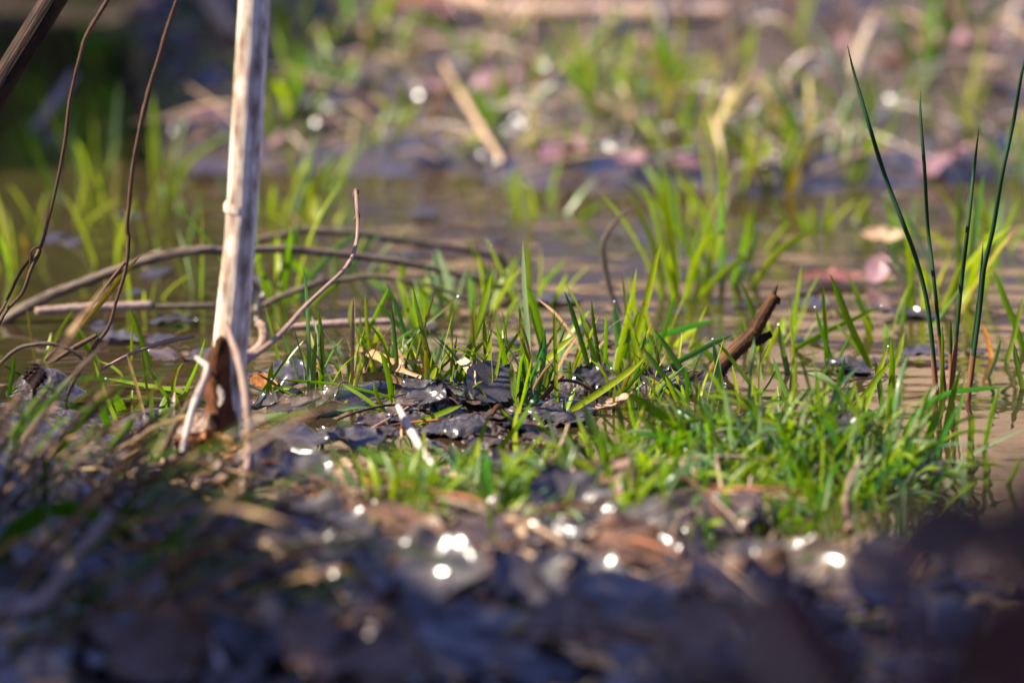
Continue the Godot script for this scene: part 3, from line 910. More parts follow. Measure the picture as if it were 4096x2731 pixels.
	traced_tuft("grass tuft with one dark leaning blade under the hanging vine", B, z, [
		["green", 54, 665, 930, 590, 800, 505, 655], ["lime", 22, 290, 935, 380, 760, 510, 548], ["yellow", 16, 235, 900, 205, 720, 178, 525], ["lime", 24, 320, 920, 330, 830, 350, 720], ["deep", 30, 60, 1150, 80, 1020, 100, 880], ["green", 20, 840, 1030, 770, 960, 680, 920], ["spotted", 60, 830, 1260, 805, 1200, 795, 1150],
		["green", 40, 800, 1330, 740, 1170, 640, 900], ["green", 30, 90, 1110, 230, 1100, 370, 1100]], left)
	traced_tuft("dark blurred blades on the near left slope below the tuft", B, z, [["deep", 54, 780, 1540, 850, 1420, 930, 1290], ["deep", 60, 1060, 1340, 1050, 1200, 1050, 1120], ["deep", 70, 1120, 1350, 1130, 1250, 1130, 1160], ["dead", 40, 1190, 1340, 1190, 1220, 1200, 1130], ["deep", 50, 740, 1360, 700, 1260, 700, 1180]], left)

func stems_and_twigs() -> void:
	var k := 0.000142
	# the pale upright stalk
	var sz := flat(880, 1850).z
	var foot := flat(880, 1850) + Vector3(0, -0.01, 0)
	var p := []
	for q in [[876, 1900], [886, 1820], [905, 1560], [928, 1311], [945, 1110], [963, 910], [990, 455], [1017, 0], [1040, -400], [1070, -1000]]:
		p.append(at_depth(q[0], q[1], sz) - foot)
	var t := thing("dead_reed_stalk", "thick pale dead reed stalk standing upright in the shallow water", "stalk", foot)
	var pp := per_pixel(sz)
	part("cane", tube_mesh(p, [66 * pp, 66 * pp, 70 * pp, 69 * pp, 64 * pp, 61 * pp, 61 * pp, 60 * pp, 59 * pp, 58 * pp], 72, 90, 0.012, 24, 0.012, 1.0), M["stalk"], t)
	part("cane_node", tube_mesh([at_depth(957, 850, sz) - foot, at_depth(959, 832, sz) - foot, at_depth(961, 812, sz) - foot], [60.5 * pp, 65 * pp, 60.5 * pp], 40, 6, 0.02, 0, 0.0, 1.0), M["stalk"], t)
	var rot := part("rotted_sheath", leaf_mesh(560 * pp, 260 * pp, 3, -1.85, 0.0, 0.05, 0.0012), M["rot"], t)
	rot.position = at_depth(893, 1600, sz) - foot + Vector3(0, 0, 71 * pp)
	rot.rotation = Vector3(PI / 2, 0, -0.10)
	rot.rotation_order = EULER_ORDER_ZXY
	var chip := part("torn_strip", leaf_mesh(90 * pp, 44 * pp, 2, -0.4, 0.1, 0.2, 0.0008), M["white_straw"], t)
	chip.position = at_depth(885, 1565, sz) - foot + Vector3(0, 0, 78 * pp)
	chip.rotation = Vector3(PI / 2, 0, 0.4)
	var chip2 := part("torn_strip", leaf_mesh(190 * pp, 66 * pp, 2, -0.5, 0.0, 0.1, 0.0008), M["straw"], t)
	chip2.position = at_depth(846, 1730, sz) - foot + Vector3(0, 0, 66 * pp)
	chip2.rotation = Vector3(PI / 2, 0, -0.05)

	# loose stems against the stalk
	stem("withered_stem", "pinkish withered stem hanging down the front of the pale stalk", "stem", [900, 1290, 925, 1360, 953, 1440, 980, 1560, 992, 1700, 990, 1830, 972, 2020, 952, 2190], sz + 0.012, sz + 0.075, [0.0018, 0.0021, 0.0024, 0.0022, 0.0019, 0.0018], "pink_straw")
	stem("withered_stem", "whitish bent stem leaning left of the pale stalk foot", "stem", [784, 1430, 806, 1448, 828, 1470, 812, 1530, 778, 1610, 745, 1730, 726, 1820, 697, 1950, 662, 2110], sz + 0.01, sz + 0.07, [0.0010, 0.0015, 0.0019, 0.0019, 0.0018, 0.0016, 0.0014], "white_straw")
	stem("withered_stem", "thin brown stem slanting to the mud left of whitish stem", "stem", [772, 1575, 740, 1640, 690, 1720, 640, 1820, 600, 1880], sz + 0.01, sz + 0.045, [0.0017, 0.0017, 0.0012], "vine")
	stem("straw", "short curved yellow straw before the dark orange leaf", "straw", [633, 1815, 697, 1878, 755, 1936, 778, 1994, 798, 2050], sz + 0.03, sz + 0.06, [0.0022, 0.0022, 0.0026, 0.002], "straw")
	# slanting twig with joints, right of the stalk
	var jz := -0.02
	var tw := stem("jointed_twig", "pale jointed twig rising in a bend beside the stalk", "twig", [960, 1460, 1074, 1378, 1150, 1305, 1220, 1226, 1307, 1144, 1366, 1088, 1401, 1040, 1421, 985, 1430, 910, 1425, 800, 1422, 760], sz, -0.1, [0.0018, 0.0016, 0.0014, 0.0012, 0.0012, 0.0011, 0.001, 0.001, 0.0009], "twig")
	for j in [[1150, 1305, 0.21], [1392, 1055, 0.6], [1427, 868, 0.88], [1423, 772, 0.98]]:
		var c := at_depth(j[0], j[1], lerpf(sz, -0.1, j[2])) - tw.position
		part("twig_joint", tube_mesh([c + Vector3(-0.0012, -0.002, 0), c, c + Vector3(0.0012, 0.002, 0)], [0.0012, 0.0017, 0.0011], 9, 6), M["vine"], tw)
	stem("withered_stem", "short curled grey stem tucked behind the stalk's right side", "stem", [975, 1420, 1010, 1410, 1040, 1385, 1056, 1350, 1050, 1310, 1030, 1290], sz - 0.02, sz - 0.03, [0.0022, 0.0028, 0.0028, 0.0022], "twig")
	# dark leaning stem and vines at the upper left
	stem_through("dark_stem", "dark brown thick stem leaning across the top left corner", "stem", [flat(-756, 1640) + Vector3(0, -0.01, 0), at_depth(-400, 1030, 0.0), at_depth(0, 345, -0.005), at_depth(210, 0, -0.01), at_depth(480, -480, -0.015)], [0.0085, 0.0078, 0.0073, 0.0072, 0.0068], "dark_wood", "", 22, 0.03, 50)
	stem_through("hanging_vine", "thin brown vine hanging leftmost and splitting in a knotted loop", "vine", [ground_at(-60, 1420), at_depth(-20, 1290, 0.0), at_depth(35, 1183, 0.0), at_depth(87, 1078, 0.0), at_depth(157, 994, 0.0), at_depth(183, 910, 0.0), at_depth(221, 755, 0.0), at_depth(256, 581, 0.0), at_depth(279, 395, 0.0), at_depth(317, 232, 0.0), at_depth(348, 134, 0.0), at_depth(427, 0, 0.0), at_depth(560, -260, 0.0)], [0.0008, 0.0009, 0.0008, 0.001, 0.001, 0.001, 0.001, 0.0011, 0.0013, 0.001], "vine", "", 9, 0.12, 90)
	var v := get_child(get_child_count() - 1)
	var vp: Vector3 = v.position
	part("side_shoot", tube_mesh([at_depth(157, 994, 0.001) - vp, at_depth(122, 1078, 0.004) - vp, at_depth(87, 1171, 0.004) - vp, at_depth(17, 1253, 0.004) - vp, at_depth(-50, 1400, 0.006) - vp], [0.0011, 0.001, 0.0009], 8, 40, 0.12), M["vine"], v)
	part("tendril", tube_mesh([at_depth(120, 1060, 0.003) - vp, at_depth(122, 1010, 0.004) - vp, at_depth(140, 990, 0.004) - vp, at_depth(160, 996, 0.002) - vp, at_depth(150, 1030, -0.002) - vp, at_depth(118, 1080, -0.002) - vp], [0.0007, 0.0007, 0.0006], 7, 30, 0.1), M["vine"], v)
	stem_through("hanging_vine", "thin brown vine hanging just left of the pale stalk", "vine", [ground_at(262, 1600), at_depth(285, 1543, 0.02), at_depth(348, 1433, 0.02), at_depth(383, 1375, 0.02), at_depth(433, 1305, 0.02), at_depth(465, 1200, 0.02), at_depth(494, 1107, 0.02), at_depth(508, 1038, 0.02), at_depth(514, 945, 0.02), at_depth(508, 910, 0.02), at_depth(523, 726, 0.02), at_depth(540, 610, 0.02), at_depth(569, 465, 0.02), at_depth(598, 348, 0.02), at_depth(633, 232, 0.02), at_depth(662, 128, 0.02), at_depth(706, 0, 0.02), at_depth(790, -260, 0.02)], [0.001, 0.0012, 0.001, 0.001, 0.0012, 0.0012, 0.0013, 0.0011, 0.001], "vine", "", 9, 0.12, 100)
	v = get_child(get_child_count() - 1)
	vp = v.position
	part("side_shoot", tube_mesh([at_depth(499, 1049, 0.022) - vp, at_depth(407, 1166, 0.024) - vp, at_depth(348, 1247, 0.026) - vp, at_depth(314, 1293, 0.026) - vp, at_depth(255, 1363, 0.026) - vp, at_depth(180, 1440, 0.026) - vp], [0.001, 0.001, 0.0012, 0.0013], 8, 36, 0.1), M["vine"], v)
	part("withered_leaf", blade_mesh([at_depth(330, 1300, 0.02) - vp, at_depth(420, 1190, 0.018) - vp, at_depth(500, 1090, 0.016) - vp, at_depth(560, 1020, 0.014) - vp], 0.0032, 0.3), M["yellow"], v)
	stem("thin_stem", "arched dry stem looping over the left edge of the bank", "stem", [-30, 1480, 60, 1400, 130, 1378, 200, 1375, 260, 1390, 310, 1420, 340, 1450], 0.03, 0.03, [0.0011, 0.0012, 0.0012, 0.001, 0.0008], "bark")
	stem("thin_stem", "straight dry stem slanting from the vine foot over left grass", "stem", [190, 1458, 270, 1407, 330, 1370, 386, 1340], 0.02, 0.02, [0.0012, 0.0016, 0.0012], "vine")
	stem("thin_stem", "fine yellowish stem pointing right over the water near the stalk", "stem", [400, 1480, 500, 1425, 600, 1385, 700, 1358, 776, 1346], 0.0, -0.01, [0.0008, 0.001, 0.0014, 0.0008], "twig")
	# a seed head like a small cone
	var cone := thing("seed_cone", "small dark knobbly seed cone resting in the left grass", "cone", at_depth(137, 1500, 0.03))
	for i in 6:
		for j in 9:
			var a := TAU * (j + 0.5 * (i % 2)) / 9.0
			var r := 0.0058 * sin(PI * (i + 0.7) / 6.4)
			var scale_mesh := SphereMesh.new()
			scale_mesh.radius = 0.0013
			scale_mesh.height = 0.0022
			scale_mesh.radial_segments = 7
			scale_mesh.rings = 4
			part("cone_scale", scale_mesh, M["dark_wood"], cone, Vector3(cos(a) * r, i * 0.0019 - 0.005, sin(a) * r))
	part("cone_core", tube_mesh([Vector3(0, -0.007, 0), Vector3(0, 0, 0), Vector3(0, 0.006, 0)], [0.002, 0.0055, 0.002], 9, 8), M["dark_wood"], cone)
	stem_through("thin_stem", "short stem holding the seed cone out of the mud", "stem", [ground_at(137, 1590), at_depth(135, 1540, 0.03), at_depth(137, 1510, 0.03)], [0.0012, 0.0012, 0.001], "dark_wood")

	# branches arching over the pool behind the stalk
	stem("fallen_branch", "long grey branch arching out of the pool behind the stalk", "branch", [-60, 1330, 87, 1238, 232, 1168, 378, 1113, 523, 1061, 668, 1020, 813, 999, 894, 1004, 1022, 997, 1133, 997, 1220, 1003, 1366, 1015, 1482, 1032, 1598, 1046, 1714, 1073, 1831, 1096, 1918, 1119, 1976, 1148, 2060, 1190], -0.235, -0.315, [0.0036, 0.0033, 0.0032, 0.0031, 0.0029, 0.0026, 0.0024, 0.0023, 0.0021, 0.0021, 0.0019], "bark", "branches arching over the pool", 12, 0.17, 110)
	stem("fallen_branch", "thinner upper branch curving above the long arching branch", "branch", [930, 1010, 1022, 962, 1133, 939, 1215, 922, 1366, 930, 1482, 939, 1598, 962, 1714, 977, 1831, 991, 1918, 1009, 1993, 1032, 2030, 1075], -0.36, -0.42, [0.0021, 0.0024, 0.0025, 0.0025, 0.0023, 0.0024, 0.002], "bark", "branches arching over the pool", 11, 0.17, 70)
	stem("fallen_branch", "pale lowest branch lying close to the water beside the stalk", "branch", [1050, 1222, 1110, 1190, 1190, 1160, 1278, 1128, 1366, 1119, 1453, 1107, 1540, 1110, 1627, 1125, 1760, 1155, 1880, 1210], -0.25, -0.28, [0.0018, 0.002, 0.0018, 0.0016, 0.0014, 0.001], "bark", "branches arching over the pool", 10, 0.10, 60)
	stem("reed_piece", "flat broken piece of pale reed floating left of the stalk", "reed", [140, 1246, 300, 1234, 450, 1228, 606, 1222], -0.215, -0.235, [0.0026, 0.0030, 0.0030, 0.0030], "pink_straw")
	stem("reed_piece", "thin dark reed piece floating behind the stalk's left side", "reed", [600, 1226, 740, 1224, 880, 1222], -0.235, -0.24, [0.0015, 0.002, 0.0018], "bark")
	stem("reed_piece", "pale reed piece lying in the water right of the stalk", "reed", [1150, 1310, 1300, 1298, 1450, 1290, 1580, 1286], -0.165, -0.18, [0.0024, 0.0026, 0.0026, 0.002], "pink_straw")
	stem("curled_stem", "grey curled stem hooking up out of the open water", "stem", [2475, 1250, 2452, 1200, 2424, 1102, 2411, 997, 2430, 930, 2480, 865, 2545, 822], -0.27, -0.27, [0.0022, 0.002, 0.0019, 0.0016, 0.0012, 0.0006], "bark")

	# the broken twig on the right
	var tz := flat(2862, 1500).z
	var s0 := at_depth(2862, 1510, tz)
	var st := thing("broken_twig", "thick brown broken twig sticking out of the water with jagged tip", "twig", s0)
	var pth := []
	for q in [[2840, 1530], [2872, 1478], [2924, 1421], [2975, 1372], [3015, 1330], [3050, 1270], [3080, 1218], [3104, 1180]]:
		pth.append(at_depth(q[0], q[1], tz) - s0)
	pp = per_pixel(tz)
	part("twig_wood", tube_mesh(pth, [38 * pp, 36 * pp, 32 * pp, 31 * pp, 30 * pp, 26 * pp, 23 * pp, 21 * pp], 20, 60, 0.10, 9, 0.03), M["stub"], st)
	part("splinter", tube_mesh([at_depth(3094, 1190, tz) - s0, at_depth(3101, 1165, tz) - s0, at_depth(3112, 1138, tz) - s0], [10 * pp, 8 * pp, 2 * pp], 7, 8, 0.1), M["stub"], st)
	part("splinter", tube_mesh([at_depth(3112, 1215, tz) - s0, at_depth(3117, 1200, tz) - s0, at_depth(3119, 1192, tz) - s0], [10 * pp, 8 * pp, 3 * pp], 7, 8, 0.1), M["stub"], st)
	part("side_knob", tube_mesh([at_depth(3020, 1368, tz) - s0, at_depth(3055, 1352, tz) - s0, at_depth(3088, 1334, tz) - s0], [20 * pp, 18 * pp, 14 * pp], 11, 12, 0.2), M["dark_wood"], st)

	# rushes
	var rush := thing("rush_clump", "clump of dark green needle-like rushes standing in the pool", "rush", flat(3800, 1570))
	var ro := rush.position
	for r in [[[3391, 180, 3417, 290, 3481, 511, 3545, 714, 3621, 910, 3667, 1038, 3708, 1200, 3731, 1375, 3747, 1580], 0.0013], [[3684, 360, 3684, 465, 3699, 668, 3713, 910, 3737, 1113, 3757, 1317, 3779, 1565], 0.0011],
			[[3918, 511, 3899, 668, 3873, 910, 3850, 1113, 3830, 1317, 3808, 1565], 0.0012], [[4150, 60, 4096, 261, 4056, 482, 4010, 697, 3975, 910, 3940, 1067, 3923, 1224, 3899, 1404, 3874, 1600], 0.0013],
			[[3934, 974, 3920, 1171, 3894, 1375, 3876, 1580], 0.0011], [[3805, 1270, 3804, 1400, 3806, 1560], 0.0010]]:
		var path: Array = r[0]
		var n := path.size() / 2
		var rp := []
		var fz := flat(path[2 * n - 2], path[2 * n - 1]).z
		for i in n:
			var w := float(i) / (n - 1)
			rp.append(at_depth(path[2 * i], path[2 * i + 1], lerpf(fz + rng.randf_range(-0.02, 0.02), fz, w)) - ro)
		rp.append(rp[n - 1] + Vector3(0, -0.012, 0))
		var rad: float = r[1]
		var ms := part("rush_stem", tube_mesh(rp, [rad * 0.12, rad * 0.75, rad, rad, rad, rad, rad, rad], 9, 60, 0.02), M["rush"], rush)
		var a: Vector3 = rp[n - 1]
		var b: Vector3 = rp[n - 2]
		part("sheath", tube_mesh([a.lerp(b, 0.9), a.lerp(b, 0.5), a, a + Vector3(0, -0.012, 0)], [rad * 1.05, rad * 1.25, rad * 1.3, rad * 1.3], 9, 12, 0.03), M["rush_foot"], ms)

	# straws over the near litter
	var g := "straws strewn over the near litter"
	stem("straw", "white flattened straw slanting down from the middle bank", "straw", [1592, 1625, 1620, 1680, 1660, 1750, 1700, 1818, 1735, 1862, 1765, 1905], 0.09, 0.20, [0.0014, 0.0020, 0.0021, 0.002, 0.0017, 0.0017], "white_straw", g, 9, 0.04)
	stem("straw", "pale straw bent back in a loop below the white straw", "straw", [1765, 1905, 1810, 1900, 1846, 1910, 1850, 1940, 1810, 1975, 1738, 2020, 1660, 2090, 1560, 2160, 1465, 2215], 0.19, 0.33, [0.0017, 0.0019, 0.0018, 0.002, 0.0018, 0.0015], "straw", g, 9, 0.05, 40)
	stem("straw", "long pale straw running from the loop toward lower right", "straw", [1710, 1945, 1800, 1990, 1889, 2046, 1950, 2100, 2005, 2157, 2070, 2205, 2135, 2250], 0.21, 0.34, [0.0022, 0.0024, 0.002, 0.0022, 0.0018], "straw", g, 9, 0.05)
	stem("straw", "thick pinkish straw lying low near the bottom centre", "straw", [1990, 2330, 2060, 2370, 2120, 2405, 2180, 2430], 0.33, 0.36, [0.003, 0.0034, 0.003], "pink_straw", g)
	stem("straw", "upright pale brown straw at the left end of right bank", "straw", [2990, 2170, 2995, 2080, 3000, 1990, 3008, 1905], 0.225, 0.215, [0.0018, 0.0018, 0.0017, 0.0013], "pink_straw", g)
	stem("straw", "upright tan straw stub in the near leaf pile", "straw", [2190, 2060, 2195, 2010, 2197, 1965], 0.24, 0.24, [0.0024, 0.0025, 0.0024], "straw", g)
	stem("straw", "pinkish straw standing crooked at the right bank front", "straw", [3400, 2190, 3392, 2100, 3385, 1990, 3398, 1920, 3440, 1850], 0.25, 0.21, [0.0018, 0.0018, 0.0017, 0.0013], "pink_straw", g)
	stem("straw", "short orange-tan straw lying flat behind the upright straws", "straw", [3030, 2130, 3110, 2135, 3210, 2142], 0.25, 0.25, [0.002, 0.0022, 0.002], "straw", g)
	stem("straw", "bent grey straw arching up at the bottom centre edge", "straw", [1490, 2660, 1485, 2570, 1460, 2500, 1420, 2470, 1380, 2490], 0.46, 0.46, [0.0026, 0.0026, 0.0024, 0.002], "white_straw", g)
	stem("straw", "grey straw leaning at the bottom edge below dark hollow", "straw", [880, 2770, 830, 2640, 778, 2552], 0.48, 0.46, [0.0026, 0.0026, 0.002], "white_straw", g)
	stem("straw", "dull straw slanting across the dark lower left", "straw", [30, 2560, 170, 2400, 300, 2240, 436, 2060], 0.46, 0.40, [0.0036, 0.0038, 0.0036, 0.003], "pink_straw", g)
	stem("straw", "bent dull straw in the lower left shade", "straw", [600, 2680, 640, 2540, 672, 2420, 700, 2290, 712, 2225, 680, 2200], 0.46, 0.36, [0.0024, 0.0024, 0.0022, 0.002], "straw", g)
	lying("straw", "thin red straw lying on the wet mud below middle bank", "straw", [1442, 1735, 1520, 1725, 1620, 1706, 1755, 1692], 0.0015, "red_straw", g, 0.002)
	lying("straw", "thin brown straw curving over mud left of the white straw", "straw", [1350, 1706, 1440, 1672, 1540, 1650, 1640, 1648, 1720, 1668], 0.0016, "vine", g, 0.004)
	lying("straw", "pale brown straw half sunk beside the red straw", "straw", [1470, 1740, 1530, 1705, 1590, 1670, 1640, 1640], 0.0022, "twig", g, 0.002)
	stem("twig_piece", "short reddish twig poking up right of the tallest tuft", "twig", [2140, 1622, 2190, 1570, 2220, 1535, 2252, 1502], -0.005, -0.005, [0.0012, 0.0014, 0.0015, 0.0012], "red_straw")
	stem("thin_stem", "thin dark stem arching from the bank into the channel", "stem", [2060, 1575, 2150, 1545, 2240, 1522, 2310, 1528, 2370, 1560, 2388, 1600, 2391, 1625], 0.0, 0.0, [0.0008, 0.0009, 0.0009, 0.0007, 0.0006], "vine")
	stem("twig_piece", "dark wet twig lying aslant beside the veined black leaf", "twig", [1735, 1515, 1770, 1545, 1800, 1580, 1825, 1605], 0.0, 0.01, [0.0018, 0.0022, 0.0022, 0.0016], "dark_wood")
	stem("twig_piece", "brown split twig leaning on the mud lump", "twig", [1965, 1740, 1995, 1705, 2030, 1670], 0.06, 0.055, [0.0012, 0.0016, 0.0014], "stub")

func litter() -> void:
	var g := "wet dead leaves around the middle bank"
	leaf_px("veined black leaf propped up flat in the middle of the bank", 1965, 1600, 0.010, 0.034, 0.030, Vector3(0.72, 2.5, -0.25), "leaf_slate", 0, 0.25, 0.2, 0.15, g)
	leaf_px("black broken leaf pierced by short bright grass blades", 1700, 1625, 0.008, 0.032, 0.026, Vector3(0.55, 0.9, 0.2), "leaf_black", 3, 0.5, 0.3, 0.5, g)
	leaf_px("purplish black leaf with curled rim behind the leftmost blades", 1150, 1540, 0.009, 0.036, 0.03, Vector3(0.45, 1.5, 0.1), "leaf_slate", 1, -0.5, -0.4, 0.6, g)
	leaf_px("small orange-brown leaf showing under the purplish leaf", 1055, 1556, 0.004, 0.018, 0.012, Vector3(0.6, 1.2, 0.0), "leaf_orange", 0, 0.3, 0.3, 0.3, g)
	leaf_px("curled black leaf standing open like a hollow by the stalk", 1055, 1665, 0.006, 0.028, 0.024, Vector3(0.2, 0.8, 0.5), "leaf_black", 3, 1.4, 0.2, 0.5, g)
	leaf_px("shiny brown leaf flat on the mud right of hollow leaf", 1190, 1660, 0.004, 0.034, 0.022, Vector3(0.2, 1.4, 0.1), "leaf_wet", 0, 0.3, 0.3, 0.6, g)
	leaf_px("crumpled wet leaf at the foot of the tall upright blades", 1290, 1640, 0.006, 0.024, 0.02, Vector3(0.35, 2.2, 0.2), "leaf_wet", 3, 0.6, 0.4, 1.0, g)
	leaf_px("wet dark leaf spread in front of the stalk's right side", 1160, 1790, 0.003, 0.05, 0.034, Vector3(0.12, 1.2, 0.05), "leaf_slate", 0, 0.3, 0.3, 0.7, g)
	leaf_px("rippled dark leaf lying left of the white straw's end", 1440, 1790, 0.004, 0.04, 0.03, Vector3(0.2, 1.9, -0.1), "leaf_slate", 1, 0.4, 0.5, 0.9, g)
	leaf_px("dark leaf edge lifted beneath the lone lying blade", 1850, 1735, 0.005, 0.03, 0.022, Vector3(0.1, 1.6, 0.1), "leaf_black", 0, -0.5, -0.5, 0.8, g)
	leaf_px("glossy black mud-caked leaf under the leaning long blade", 2230, 1690, 0.005, 0.036, 0.024, Vector3(0.25, 1.4, -0.15), "leaf_black", 3, -0.6, -0.4, 0.9, g)
	leaf_px("black upright leaf remnant on the small mound behind the channel", 2380, 1545, 0.006, 0.026, 0.02, Vector3(1.0, 1.5, 0.0), "leaf_black", 3, 0.3, 0.2, 0.6, g)
	leaf_px("black leaf remnant on the mound below the bright fan", 2650, 1545, 0.005, 0.028, 0.02, Vector3(0.8, 1.7, 0.0), "leaf_black", 3, 0.4, 0.2, 0.6, g)
	leaf_px("small jagged black leaf at the broken twig's foot", 2835, 1560, 0.004, 0.022, 0.018, Vector3(0.9, 1.3, 0.1), "leaf_black", 1, 0.4, 0.2, 0.6, g)
	leaf_px("pale tan curled leaf scrap lying in the channel", 2450, 1640, 0.003, 0.03, 0.012, Vector3(0.1, -1.0, 0.2), "leaf_tan", 2, 0.7, 0.3, 0.4, g)
	leaf_px("dark floating leaf behind the centre tuft", 2220, 1210, 0.002, 0.036, 0.024, Vector3(0.06, 1.5, 0.0), "leaf_slate", 0, 0.2, -0.2, 0.3, "floating dead leaves")
	leaf_px("purple-black leaf stuck to the right side of the stalk", 1030, 1240, 0.008, 0.02, 0.014, Vector3(1.2, 0.3, 0.0), "leaf_slate", 3, 0.8, 0.2, 0.8, "floating dead leaves")
	leaf_px("black leaf lump curled in the right grass mat", 3420, 1760, 0.008, 0.03, 0.022, Vector3(0.7, 1.2, 0.3), "leaf_black", 3, 0.9, 0.4, 0.7, g)
	leaf_px("bluish wet leaf behind the right grass mat front", 2800, 1880, 0.005, 0.03, 0.024, Vector3(0.3, 0.6, 0.1), "leaf_slate", 0, 0.4, 0.4, 0.8, g)
	# the pink leaf and its neighbours in the far water
	leaf_px("pink upright leaf tip standing out of the open water", 3515, 1135, 0.009, 0.024, 0.018, Vector3(0.8, -0.3, 0.3), "leaf_pink", 0, 0.5, 0.3, 0.2, "floating dead leaves")
	leaf_px("reddish brown leaf floating left of the pink leaf", 3340, 1132, 0.003, 0.044, 0.028, Vector3(0.10, 1.5, 0.0), "leaf_red", 0, 0.3, 0.2, 0.4, "floating dead leaves")
	leaf_px("orange-tan curled leaf behind the pink leaf", 3540, 985, 0.006, 0.034, 0.016, Vector3(0.4, 1.2, 0.2), "leaf_tan", 2, 0.8, 0.5, 0.4, "floating dead leaves")
	for a in [[2930, 1080, "bluish leaf floating alone left of the pink leaf"], [3250, 1235, "small bluish leaf floating below the pink leaf"], [1700, 870, "dark blue leaf floating in the far open water"], [3620, 1270, "bluish grey leaf floating beside the left rush"], [3700, 1430, "dark wet leaf floating at the rush feet"], [3400, 1480, "flat wet leaf floating left of the rush feet"], [470, 1370, "small pale wet leaf floating between vine and stalk"], [690, 1300, "dark leaf lump floating left of the stalk"]]:
		leaf_px(a[2], a[0], a[1], 0.003, rng.randf_range(0.024, 0.034), rng.randf_range(0.016, 0.022), Vector3(rng.randf_range(0.05, 0.2), 1.5 + rng.randf_range(-0.5, 0.5), rng.randf_range(-0.1, 0.1)), "leaf_slate", 0, 0.4, -0.2, 0.5, "floating dead leaves")
	var afloat := []
	for i in 46:
		afloat.append([rng.randf_range(60, 4050), rng.randf_range(860, 1480), "small wet scrap afloat", "", 0.0])
	named(afloat, [[1030, 1240, "purple-black leaf on the stalk"], [300, 1235, "flat reed piece"], [1450, 1290, "pale reed piece"], [2220, 1210, "dark floating leaf"], [2420, 1150, "grey curled stem"], [3515, 1110, "pink leaf tip"], [3050, 1250, "broken twig"], [3800, 1300, "rush clump"], [690, 1300, "dark leaf lump"], [1700, 870, "dark blue leaf"], [1400, 950, "upper branch"], [3280, 900, "slim tuft in the right water"], [2650, 1000, "bright tuft right of centre"], [180, 960, "first vine"]])
	for q in afloat:
		var f := ground_at(q[0], q[1])
		if f.y > 0.004:
			continue
		var s := rng.randf_range(0.012, 0.03)
		fallen_leaf(q[3], f + Vector3(0, 0.001, 0), s, s * 0.6, Vector3(rng.randf_range(0.05, 0.18), rng.randf() * TAU, rng.randf_range(-0.08, 0.08)), ["leaf_slate", "leaf_wet", "leaf_slate"][rng.randi() % 3], rng.randi() % 4, 0.2, -0.15, 0.3, "wet scraps afloat", "leaf_scrap")
	# tan dry grass leaves in the middle bank
	for a in [["tan dry grass leaf sweeping right across the middle bank", [1395, 1500, 1440, 1482, 1520, 1508, 1600, 1560, 1685, 1592], 0.0055, "dry", 0.012], ["broad brown dry leaf under the tan one", [1450, 1550, 1530, 1545, 1600, 1562, 1680, 1585], 0.006, "dry", 0.006],
			["pinkish dry leaf pointing right on the middle bank", [1550, 1510, 1620, 1514, 1715, 1520], 0.004, "tan", 0.010], ["crumpled brown dry grass beside the tall upright blades", [1240, 1680, 1290, 1640, 1330, 1610, 1350, 1570], 0.009, "dry", 0.004],
			["pale dry grass curling from the mud at left centre", [1060, 1690, 1150, 1682, 1250, 1672, 1330, 1640, 1390, 1625], 0.005, "pale", 0.003], ["brown dry leaf blade split beside hollow black leaf", [1130, 1655, 1170, 1610, 1220, 1570], 0.007, "dead", 0.006],
			["curled pale dry leaf beside the veined black leaf", [1840, 1520, 1870, 1545, 1890, 1585, 1900, 1620], 0.006, "tan", 0.012], ["tan curled straw leaf under the white straw", [1640, 1760, 1610, 1730, 1600, 1745, 1605, 1785], 0.005, "tan", 0.004]]:
		lying("dry_grass_leaf", a[0], "dry leaf", a[1], a[2], a[3], "dry grass leaves on the middle bank", a[4], true)
	# near litter, leaf by leaf
	var big := [["large slate-dark leaf with pale edge at bottom centre", 1700, 2420, 0.075, 0.055, Vector3(0.35, 1.0, 0.1)], ["dark leaf with curled rim left of the large slate leaf", 1450, 2400, 0.06, 0.05, Vector3(0.3, 2.0, -0.1)],
		["silvery wet leaf arched under the blurred centre blades", 2280, 2140, 0.055, 0.045, Vector3(0.5, 0.4, -0.2)], ["bluish leaf below the silvery arched leaf", 2180, 2260, 0.045, 0.032, Vector3(0.2, 1.4, 0.1)],
		["purple-brown leaf fold above the silvery leaf", 2400, 2060, 0.05, 0.04, Vector3(0.6, 2.4, 0.1)], ["dark shiny leaf in the near right litter", 3010, 2400, 0.045, 0.034, Vector3(0.4, 1.0, 0.2)],
		["pale bluish leaf near the bottom right of centre", 3060, 2500, 0.05, 0.03, Vector3(0.3, 0.2, 0.1)], ["dull leaf at the bottom edge left of centre", 1150, 2690, 0.07, 0.05, Vector3(0.3, 1.3, 0.1)],
		["brown curled leaf behind the dull straw by stalk", 800, 1990, 0.04, 0.03, Vector3(0.5, 1.3, 0.1)], ["dark orange leaf glowing below the stalk foot", 830, 1885, 0.036, 0.02, Vector3(0.95, 1.5, 0.0)],
		["grey round leaf at the stalk foot", 760, 1830, 0.032, 0.028, Vector3(0.5, 0.8, 0.2)], ["bluish wet leaf right of the pinkish hanging stem", 1130, 1960, 0.045, 0.036, Vector3(0.35, 1.7, 0.1)],
		["violet-dark leaf beside the golden litter", 1230, 1990, 0.036, 0.03, Vector3(0.3, 0.7, 0.0)], ["slate leaf under the hanging stem's tip", 1000, 2240, 0.05, 0.04, Vector3(0.3, 2.2, 0.1)], ["pale tan leaf lying in the shade below stems", 1020, 2340, 0.04, 0.022, Vector3(0.2, 1.3, 0.1)]]
